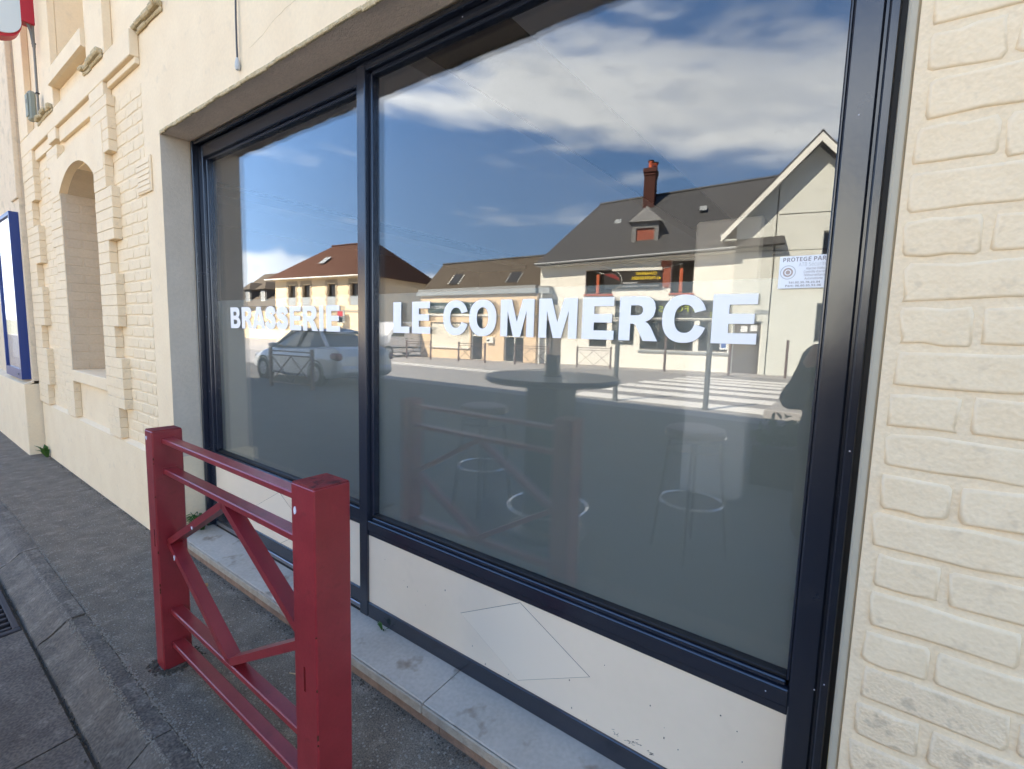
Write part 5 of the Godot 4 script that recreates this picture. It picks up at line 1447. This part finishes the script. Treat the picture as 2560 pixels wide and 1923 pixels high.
func far_things() -> void:
	var grp := "barriers along the far pavement"
	var gy := -0.075
	cross_barrier("pavement_barrier", "brown cross braced barrier beside the white van and cream shop corner", Vector3(-19.3, gy, 15.3), Vector3(-17.98, gy, 15.75), M.brown_post, grp)
	cross_barrier("pavement_barrier", "brown cross braced barrier in front of the roller shutter", Vector3(-16.36, gy, 16.1), Vector3(-14.86, gy, 16.35), M.brown_post, grp)
	cross_barrier("pavement_barrier", "brown cross braced barrier in front of the shop's double door", Vector3(-13.31, gy, 16.7), Vector3(-11.49, gy, 16.75), M.brown_post, grp)
	cross_barrier("pavement_barrier", "brown cross braced barrier in front of the white house wall", Vector3(-10.59, gy, 17.8), Vector3(-9.12, gy, 18.2), M.brown_post, grp)
	cross_barrier("forecourt_barrier", "dark barrier standing in the shade before the silver car", Vector3(-12.1, -0.1, 4.55), Vector3(-10.55, -0.1, 4.75), M.brown_post)
	# posts
	var k := thing("street_post", "tall grey post at the crossing, the one nearer the cream shop", "post", Vector3(-4.62, -0.1, 8.79), 0.0, "grey posts at the near end of the crossing")
	obj("shaft", mb().lathe([Vector2(0, 0), Vector2(0.055, 0), Vector2(0.055, 1.80), Vector2(0.045, 1.84), Vector2(0, 1.86)], Vector3.ZERO, 20), M.grey_post, k)
	obj("collar", mb().lathe([Vector2(0.058, 0.0), Vector2(0.075, 0.0), Vector2(0.07, 0.04), Vector2(0.056, 0.05)], Vector3.ZERO, 20), M.grey_post, k)
	dup(k, Vector3(-2.62, -0.1, 8.9), "tall grey post at the crossing, the one nearer the gabled house")
	var k2 := thing("bollard", "slim brown bollard in front of the white house shop window", "bollard", Vector3(-6.96, gy, 19.0), 0.0, "slim bollards on the far pavement")
	obj("shaft", mb().box(Vector3(-0.045, 0, -0.045), Vector3(0.045, 1.45, 0.045), 0.008), M.brown_post, k2)
	obj("cap", mb().box(Vector3(-0.052, 1.45, -0.052), Vector3(0.052, 1.49, 0.052), 0.01), M.brown_post, k2)
	dup(k2, Vector3(-4.37, gy, 19.05), "slim brown bollard in front of the grey door")
	dup(k2, Vector3(-2.47, gy, 19.88), "slim brown bollard before the plain wall of the gabled house")
	# silver saloon seen from its rear corner; local x runs to the nose, which points down the street
	var c := thing("silver_car", "silver saloon car parked in the shade, seen from its rear", "car", Vector3(-10.4, -0.1, 6.2), PI)
	car(c)
	# white van
	var v := thing("white_van", "white panel van parked beside the cream shop", "van", Vector3(-21.5, -0.1, 14.3), -PI / 2)
	van(v)
	# planting at the crossing
	var b := thing("planted_bush", "sage green bush in a pale kerbed bed beside the crossing", "bush", Vector3(-0.75, -0.1, 9.35))
	obj("bed", mb().box(Vector3(-0.75, -0.05, -0.6), Vector3(1.2, 0.16, 1.0), 0.02), M.far_pavement, b)
	var fo := mb()
	for i in 1500:
		var d := Vector3(rng.randfn(), absf(rng.randfn()), rng.randfn()).normalized()
		var pos := Vector3(0.15, 0.16, 0.2) + Vector3(d.x * 0.62, d.y * 0.75, d.z * 0.6) * pow(rng.randf(), 0.4)
		var l := mb(Transform3D(Basis.from_euler(Vector3(rng.randf() * TAU, rng.randf() * TAU, rng.randf() * TAU)), pos))
		leaf_shape(l, 0.075, 0.03)
		fo.v.append_array(l.v); fo.n.append_array(l.n)
	obj("foliage", fo, M.sage, b).set_meta("kind", "stuff")
	var pt := thing("planter", "dark planter with leafy shrub in the shade of the forecourt", "planter", Vector3(-0.62, -0.1, 4.1))
	obj("box", mb().box(Vector3(-0.25, 0, -0.25), Vector3(0.35, 0.42, 0.25), 0.01), M.sign_dark, pt)
	var f2 := mb()
	for i in 260:
		var d := Vector3(rng.randfn(), absf(rng.randfn()) * 0.8, rng.randfn()).normalized()
		var pos := Vector3(0.05, 0.42, 0.0) + Vector3(d.x * 0.36, d.y * 0.32, d.z * 0.25) * pow(rng.randf(), 0.5)
		var l := mb(Transform3D(Basis.from_euler(Vector3(rng.randf() * TAU, rng.randf() * TAU, rng.randf() * TAU)), pos))
		leaf_shape(l, 0.10, 0.045)
		f2.v.append_array(l.v); f2.n.append_array(l.n)
	obj("foliage", f2, M.leaf_green_2, pt).set_meta("kind", "stuff")

func wheel(parent: Node, at: Vector3, r: float, w: float, out: float) -> void:
	var o := obj("wheel", mb(Transform3D(Basis(Vector3.RIGHT, PI / 2), Vector3.ZERO)).lathe([Vector2(r * 0.62, -w / 2), Vector2(r * 0.93, -w / 2), Vector2(r, -w * 0.35), Vector2(r, w * 0.35), Vector2(r * 0.93, w / 2), Vector2(r * 0.62, w / 2)], Vector3.ZERO, 28), M.tyre, parent, Transform3D(Basis(), at))
	var m := mb(Transform3D(Basis(Vector3.RIGHT, PI / 2), Vector3.ZERO)).lathe([Vector2(r * 0.66, -w * 0.45), Vector2(r * 0.66, w * 0.45), Vector2(r * 0.55, w * 0.3), Vector2(0, w * 0.35)], Vector3.ZERO, 28)
	for i in 5:
		var a := TAU * i / 5.0
		m.x = Transform3D(Basis(Vector3.BACK, a), Vector3(0, 0, out * w * 0.4))
		m.box(Vector3(0.02, -0.03, -0.012), Vector3(r * 0.62, 0.03, 0.012), 0.008)
	obj("rim", m, M.alloy, o)

# loft through cross-sections along x: each [x, half width low, half width high, y low, y mid, y high]
func loft(secs: Array) -> MB:
	var b := mb()
	var rings := []
	for s in secs:
		var x: float = s[0]
		rings.append([Vector3(x, s[3], -s[1] * 0.9), Vector3(x, s[3] + 0.08, -s[1]), Vector3(x, s[4], -s[1]), Vector3(x, s[5] - 0.05, -s[2]), Vector3(x, s[5], -s[2] * 0.86), Vector3(x, s[5], s[2] * 0.86), Vector3(x, s[5] - 0.05, s[2]), Vector3(x, s[4], s[1]), Vector3(x, s[3] + 0.08, s[1]), Vector3(x, s[3], s[1] * 0.9)])
	var m: int = rings[0].size()
	for i in rings.size() - 1:
		var ctr: Vector3 = (rings[i][0] + rings[i][4] + rings[i][9] + rings[i + 1][5]) / 4.0
		for k in m:
			var l := (k + 1) % m
			var mid: Vector3 = (rings[i][k] + rings[i][l] + rings[i + 1][k] + rings[i + 1][l]) / 4.0
			b.quad(rings[i][k], rings[i][l], rings[i + 1][l], rings[i + 1][k], mid - ctr)
	for e in [0, rings.size() - 1]:
		var c := Vector3.ZERO
		for p in rings[e]: c += p / m
		for k in m: b.tri(c, rings[e][k], rings[e][(k + 1) % m], Vector3(-1 if e == 0 else 1, 0, 0))
	return b

func car(c: Node3D) -> void:
	# x = 0 at the tail, 4.5 at the nose; y up
	obj("body", loft([[0.0, 0.74, 0.66, 0.38, 0.62, 0.80], [0.06, 0.84, 0.78, 0.30, 0.66, 0.98], [0.25, 0.88, 0.80, 0.24, 0.70, 1.03], [0.9, 0.89, 0.82, 0.20, 0.72, 1.02], [2.4, 0.89, 0.84, 0.18, 0.72, 0.96], [3.2, 0.89, 0.82, 0.20, 0.70, 0.93], [3.9, 0.87, 0.78, 0.22, 0.66, 0.84], [4.35, 0.80, 0.70, 0.28, 0.56, 0.72], [4.5, 0.66, 0.58, 0.34, 0.50, 0.62]]), M.car_silver, c)
	obj("cabin", loft([[0.62, 0.70, 0.62, 0.92, 0.95, 1.02], [1.05, 0.74, 0.58, 0.92, 1.0, 1.30], [1.45, 0.76, 0.56, 0.92, 1.0, 1.42], [2.1, 0.77, 0.56, 0.92, 1.0, 1.45], [2.6, 0.77, 0.56, 0.92, 1.0, 1.40], [3.35, 0.74, 0.62, 0.90, 0.93, 0.97]]), M.dark_glass, c)
	obj("roof", loft([[1.12, 0.575, 0.53, 1.345, 1.36, 1.395], [1.5, 0.575, 0.53, 1.40, 1.42, 1.455], [2.1, 0.575, 0.53, 1.43, 1.45, 1.48], [2.55, 0.575, 0.53, 1.39, 1.41, 1.44]]), M.car_silver, c)
	for s in [-1.0, 1.0]:
		obj("pillar", mb().tube([Vector3(0.66, 1.0, s * 0.70), Vector3(1.15, 1.37, s * 0.57)], 0.05, 8), M.car_silver, c)
		obj("pillar", mb().tube([Vector3(1.95, 1.0, s * 0.78), Vector3(1.9, 1.43, s * 0.585)], 0.03, 8), M.plastic_dark, c)
		obj("pillar", mb().tube([Vector3(3.25, 0.97, s * 0.73), Vector3(2.55, 1.41, s * 0.57)], 0.035, 8), M.car_silver, c)
		obj("tail_lamp", mb().box(Vector3(-0.01, 0.70, s * 0.80 - 0.10), Vector3(0.32, 0.88, s * 0.80 + 0.10), 0.05), M.lamp_red, c)
		obj("headlamp", mb().box(Vector3(4.2, 0.58, s * 0.62 - 0.14), Vector3(4.44, 0.72, s * 0.62 + 0.14), 0.05), M.alloy, c)
		obj("mirror", mb().box(Vector3(2.85, 0.93, s * 0.98 - 0.10), Vector3(3.0, 1.06, s * 0.98 + 0.08), 0.03), M.car_silver, c)
		for x in [0.95, 3.65]:
			wheel(c, Vector3(x, 0.31, s * 0.80), 0.31, 0.2, s)
			obj("wheel_arch", mb(Transform3D(Basis(Vector3.RIGHT, PI / 2), Vector3(x, 0.31, s * 0.86))).lathe([Vector2(0.33, -0.032), Vector2(0.37, -0.032), Vector2(0.37, 0.032), Vector2(0.33, 0.032)], Vector3.ZERO, 28), M.plastic_dark, c)
	obj("number_plate", mb().box(Vector3(-0.03, 0.66, -0.26), Vector3(0.0, 0.78, 0.26), 0.005), M.plate_white, c)
	obj("bumper", mb().box(Vector3(-0.07, 0.34, -0.80), Vector3(0.2, 0.56, 0.80), 0.07), M.car_silver, c)

func van(v: Node3D) -> void:
	# x = 0 at the nose, 4.6 at the tail after the turn (local +x runs away from the viewer); side panels face +-z
	obj("body", loft([[0.0, 0.80, 0.62, 0.35, 0.6, 0.85], [0.15, 0.88, 0.70, 0.28, 0.7, 1.05], [0.9, 0.93, 0.74, 0.25, 0.8, 1.25], [1.5, 0.93, 0.80, 0.25, 0.9, 1.88], [1.9, 0.93, 0.82, 0.25, 0.95, 1.96], [4.5, 0.93, 0.82, 0.25, 0.95, 1.96], [4.6, 0.90, 0.80, 0.3, 0.95, 1.92]]), M.van_white, v)
	for s in [-1.0, 1.0]:
		obj("cab_window", mb().prism(PackedVector2Array([Vector2(1.05, 1.15), Vector2(1.95, 1.15), Vector2(1.95, 1.70), Vector2(1.5, 1.70)]), 2, s * 0.90 - 0.02, s * 0.90 + 0.02), M.dark_glass, v)
		obj("side_trim", mb().box(Vector3(0.3, 0.5, s * 0.935 - 0.015), Vector3(4.5, 0.58, s * 0.935 + 0.015), 0.01), M.plastic_dark, v)
		obj("slide_rail", mb().box(Vector3(3.0, 1.15, s * 0.92 - 0.02), Vector3(4.3, 1.19, s * 0.92 + 0.02)), M.zinc, v)
		for x in [2.0, 2.4]:
			obj("handle", mb().box(Vector3(x, 1.02, s * 0.94 - 0.02), Vector3(x + 0.16, 1.06, s * 0.94 + 0.02), 0.01), M.plastic_dark, v)
		for x in [0.85, 3.6]:
			wheel(v, Vector3(x, 0.33, s * 0.84), 0.33, 0.22, s)
	obj("windscreen", mb().slab(Vector3(0.95, 1.27, -0.66), Vector3(0.95, 1.27, 0.66), Vector3(1.48, 1.84, 0.66), Vector3(1.48, 1.84, -0.66), 0.03), M.dark_glass, v)

# ------------------------------------------------------------------ the person holding the camera, mirrored at the edge of the glass
func flesh(bones: Array, cell: float, k: float) -> MB:
	# bones: [from, to, radius at from, radius at to]; smooth union of tapered capsules, meshed as surface nets
	var lo := Vector3(INF, INF, INF)
	var hi := -lo
	for b in bones:
		for p in [[b[0], b[2]], [b[1], b[3]]]:
			lo = lo.min(p[0] - Vector3.ONE * (p[1] + k + cell * 2)); hi = hi.max(p[0] + Vector3.ONE * (p[1] + k + cell * 2))
	var nx := int((hi.x - lo.x) / cell) + 2
	var ny := int((hi.y - lo.y) / cell) + 2
	var nz := int((hi.z - lo.z) / cell) + 2
	var f := PackedFloat32Array(); f.resize(nx * ny * nz); f.fill(1.0)
	for b in bones:
		var p: Vector3 = b[0]
		var q: Vector3 = b[1]
		var ra: float = b[2]
		var rb: float = b[3]
		var big := maxf(ra, rb) + k * 1.5 + cell
		var l := p.min(q) - Vector3.ONE * big - lo
		var u := p.max(q) + Vector3.ONE * big - lo
		var pq := q - p
		var dd := maxf(pq.length_squared(), 1e-9)
		for i in range(maxi(0, int(l.x / cell)), mini(nx, int(u.x / cell) + 2)):
			for j in range(maxi(0, int(l.y / cell)), mini(ny, int(u.y / cell) + 2)):
				for m in range(maxi(0, int(l.z / cell)), mini(nz, int(u.z / cell) + 2)):
					var w := lo + Vector3(i, j, m) * cell
					var t := clampf((w - p).dot(pq) / dd, 0.0, 1.0)
					var d := w.distance_to(p + pq * t) - lerpf(ra, rb, t)
					var at := (i * ny + j) * nz + m
					var e := f[at]
					var h := clampf(0.5 + 0.5 * (e - d) / k, 0.0, 1.0)
					f[at] = lerpf(e, d, h) - k * h * (1.0 - h) if e < 0.9 else d
	var grad := func(i: int, j: int, m: int) -> Vector3:
		var at := (i * ny + j) * nz + m
		return Vector3(f[at + ny * nz] - f[at], f[at + nz] - f[at], f[at + 1] - f[at])
	var vert := {}
	var norm := {}
	for i in nx - 1:
		for j in ny - 1:
			for m in nz - 1:
				var s := Vector3.ZERO
				var c := 0
				var v8 := []
				for o in 8:
					v8.append(f[((i + (o & 1)) * ny + j + ((o >> 1) & 1)) * nz + m + (o >> 2)])
				for e in [[0, 1], [2, 3], [4, 5], [6, 7], [0, 2], [1, 3], [4, 6], [5, 7], [0, 4], [1, 5], [2, 6], [3, 7]]:
					var a: float = v8[e[0]]
					var b2: float = v8[e[1]]
					if (a < 0.0) != (b2 < 0.0):
						var t := a / (a - b2)
						var A := Vector3(e[0] & 1, (e[0] >> 1) & 1, e[0] >> 2)
						var B := Vector3(e[1] & 1, (e[1] >> 1) & 1, e[1] >> 2)
						s += A.lerp(B, t); c += 1
				if c:
					var key := (i * ny + j) * nz + m
					vert[key] = lo + (Vector3(i, j, m) + s / c) * cell
					norm[key] = grad.call(i, j, m).normalized()
	var out := mb()
	for key in vert:
		var m: int = key % nz
		var j: int = (key / nz) % ny
		var i: int = key / (nz * ny)
		if i == 0 or j == 0 or m == 0: continue
		var here := f[key] < 0.0
		for ax in [[ny * nz, nz, 1], [nz, ny * nz, 1], [1, ny * nz, nz]]:
			if here != (f[key + ax[0]] < 0.0):
				var ks := [key, key - ax[1], key - ax[1] - ax[2], key - ax[2]]
				if vert.has(ks[1]) and vert.has(ks[2]) and vert.has(ks[3]):
					out.squad(vert[ks[0]], vert[ks[1]], vert[ks[2]], vert[ks[3]], norm[ks[0]], norm[ks[1]], norm[ks[2]], norm[ks[3]])
	return out

func photographer() -> void:
	# faces the window (-z) and the left; stands right behind the camera
	var p := thing("person", "person in a dark coat holding up a phone, mirrored at the window's edge", "person", Vector3(-0.03, -0.09, 1.62), 0.25)
	var V := func(x: float, y: float, z: float) -> Vector3: return Vector3(x, y, z)
	var sh := 1.42
	obj("body", flesh([
		[Vector3(-0.09, 0.95, 0), Vector3(0.09, 0.95, 0), 0.15, 0.15], [Vector3(0, 0.98, 0), Vector3(0, 1.25, 0.01), 0.155, 0.17],
		[Vector3(-0.12, sh - 0.08, 0.01), Vector3(0.12, sh - 0.08, 0.01), 0.12, 0.12], [Vector3(-0.17, sh - 0.02, 0.01), Vector3(0.17, sh - 0.02, 0.01), 0.075, 0.075],
		[Vector3(0, sh, 0.01), Vector3(0, sh + 0.1, 0.0), 0.065, 0.055],
		[Vector3(-0.2, sh - 0.03, 0), Vector3(-0.27, 1.16, -0.10), 0.07, 0.055], [Vector3(-0.27, 1.16, -0.10), Vector3(-0.14, 1.36, -0.30), 0.052, 0.038],
		[Vector3(0.2, sh - 0.03, 0), Vector3(0.27, 1.16, -0.10), 0.07, 0.055], [Vector3(0.27, 1.16, -0.10), Vector3(0.10, 1.36, -0.30), 0.052, 0.038],
		[Vector3(-0.10, 1.2, 0.02), Vector3(-0.13, 0.42, 0.02), 0.14, 0.13], [Vector3(0.10, 1.2, 0.02), Vector3(0.13, 0.42, 0.02), 0.14, 0.13], [Vector3(-0.1, 0.92, 0), Vector3(-0.11, 0.5, -0.01), 0.115, 0.075], [Vector3(-0.11, 0.5, -0.01), Vector3(-0.11, 0.08, 0.02), 0.068, 0.045],
		[Vector3(0.1, 0.92, 0), Vector3(0.11, 0.5, -0.01), 0.115, 0.075], [Vector3(0.11, 0.5, -0.01), Vector3(0.11, 0.08, 0.02), 0.068, 0.045],
		[Vector3(-0.11, 0.045, 0.04), Vector3(-0.12, 0.035, -0.17), 0.045, 0.04], [Vector3(0.11, 0.045, 0.04), Vector3(0.12, 0.035, -0.17), 0.045, 0.04]], 0.022, 0.05), M.coat, p)
	var hc := Vector3(0, sh + 0.22, -0.01)
	var head := obj("head", flesh([
		[hc + Vector3(0, 0.03, 0.015), hc + Vector3(0, 0.03, 0.015), 0.092, 0.092], [hc + Vector3(0, -0.04, -0.02), hc + Vector3(0, -0.085, -0.045), 0.062, 0.03],
		[hc + Vector3(0, 0.005, -0.088), hc + Vector3(0, -0.025, -0.104), 0.010, 0.014], [hc + Vector3(-0.092, 0.0, 0.012), hc + Vector3(-0.094, 0.02, 0.015), 0.014, 0.016], [hc + Vector3(0.092, 0.0, 0.012), hc + Vector3(0.094, 0.02, 0.015), 0.014, 0.016],
		[hc + Vector3(-0.02, -0.055, -0.077), hc + Vector3(0.02, -0.055, -0.077), 0.009, 0.009], [hc + Vector3(0, -0.09, 0.01), hc + Vector3(0, -0.16, 0.02), 0.05, 0.055]], 0.008, 0.018), M.skin_tone, p)
	obj("hair", flesh([[hc + Vector3(0, 0.06, 0.025), hc + Vector3(0, 0.06, 0.025), 0.088, 0.088], [hc + Vector3(0, 0.0, 0.06), hc + Vector3(0, -0.03, 0.06), 0.06, 0.05], [hc + Vector3(-0.05, 0.095, -0.04), hc + Vector3(0.05, 0.095, -0.04), 0.03, 0.03]], 0.011, 0.02), M.hair, head)
	for s in [-1.0, 1.0]:
		obj("eye", mb().lathe([Vector2(0, -0.009), Vector2(0.007, -0.005), Vector2(0.009, 0), Vector2(0.007, 0.005), Vector2(0, 0.009)], hc + Vector3(s * 0.032, 0.012, -0.076), 12), M.paper, head)
		obj("pupil", mb().lathe([Vector2(0, -0.004), Vector2(0.004, 0), Vector2(0, 0.004)], hc + Vector3(s * 0.032, 0.012, -0.083), 10), M.phone, head)
		# hand: palm, four bent fingers, thumb from the side
		var w := Vector3(-0.14 if s < 0 else 0.10, 1.36, -0.30)
		var inn := Vector3(-s * 0.05, 0.075, -0.045)
		var bones := [[w, w + inn, 0.028, 0.030]]
		for i in 4:
			var kn := w + inn + Vector3(s * 0.004, 0.030 - i * 0.019, -0.012)
			var mid := kn + Vector3(-s * (0.030 - 0.003 * absf(i - 1.0)), 0.006, -0.020)
			bones.append([w + inn * 0.8, kn, 0.016, 0.0105]); bones.append([kn, mid, 0.0098, 0.0088]); bones.append([mid, mid + Vector3(-s * 0.022, 0.002, 0.014), 0.0088, 0.0075])
		bones.append([w + inn * 0.35 + Vector3(0, 0, 0.012), w + inn * 0.8 + Vector3(-s * 0.022, 0.004, 0.022), 0.014, 0.0115])
		bones.append([w + inn * 0.8 + Vector3(-s * 0.022, 0.004, 0.022), w + inn + Vector3(-s * 0.048, 0.012, 0.014), 0.011, 0.009])
		obj("hand", flesh(bones, 0.005, 0.008), M.skin_tone, p)
	var ph := thing("phone", "dark phone held up in both hands by the person", "phone", Vector3(0.0, 1.40, 1.165), 0.35)
	obj("case", mb().box(Vector3(-0.08, -0.04, -0.0045), Vector3(0.08, 0.04, 0.0045), 0.004), M.phone, ph)
	obj("screen", mb().box(Vector3(-0.075, -0.036, 0.0046), Vector3(0.075, 0.036, 0.0052)), M.dark_glass, ph)
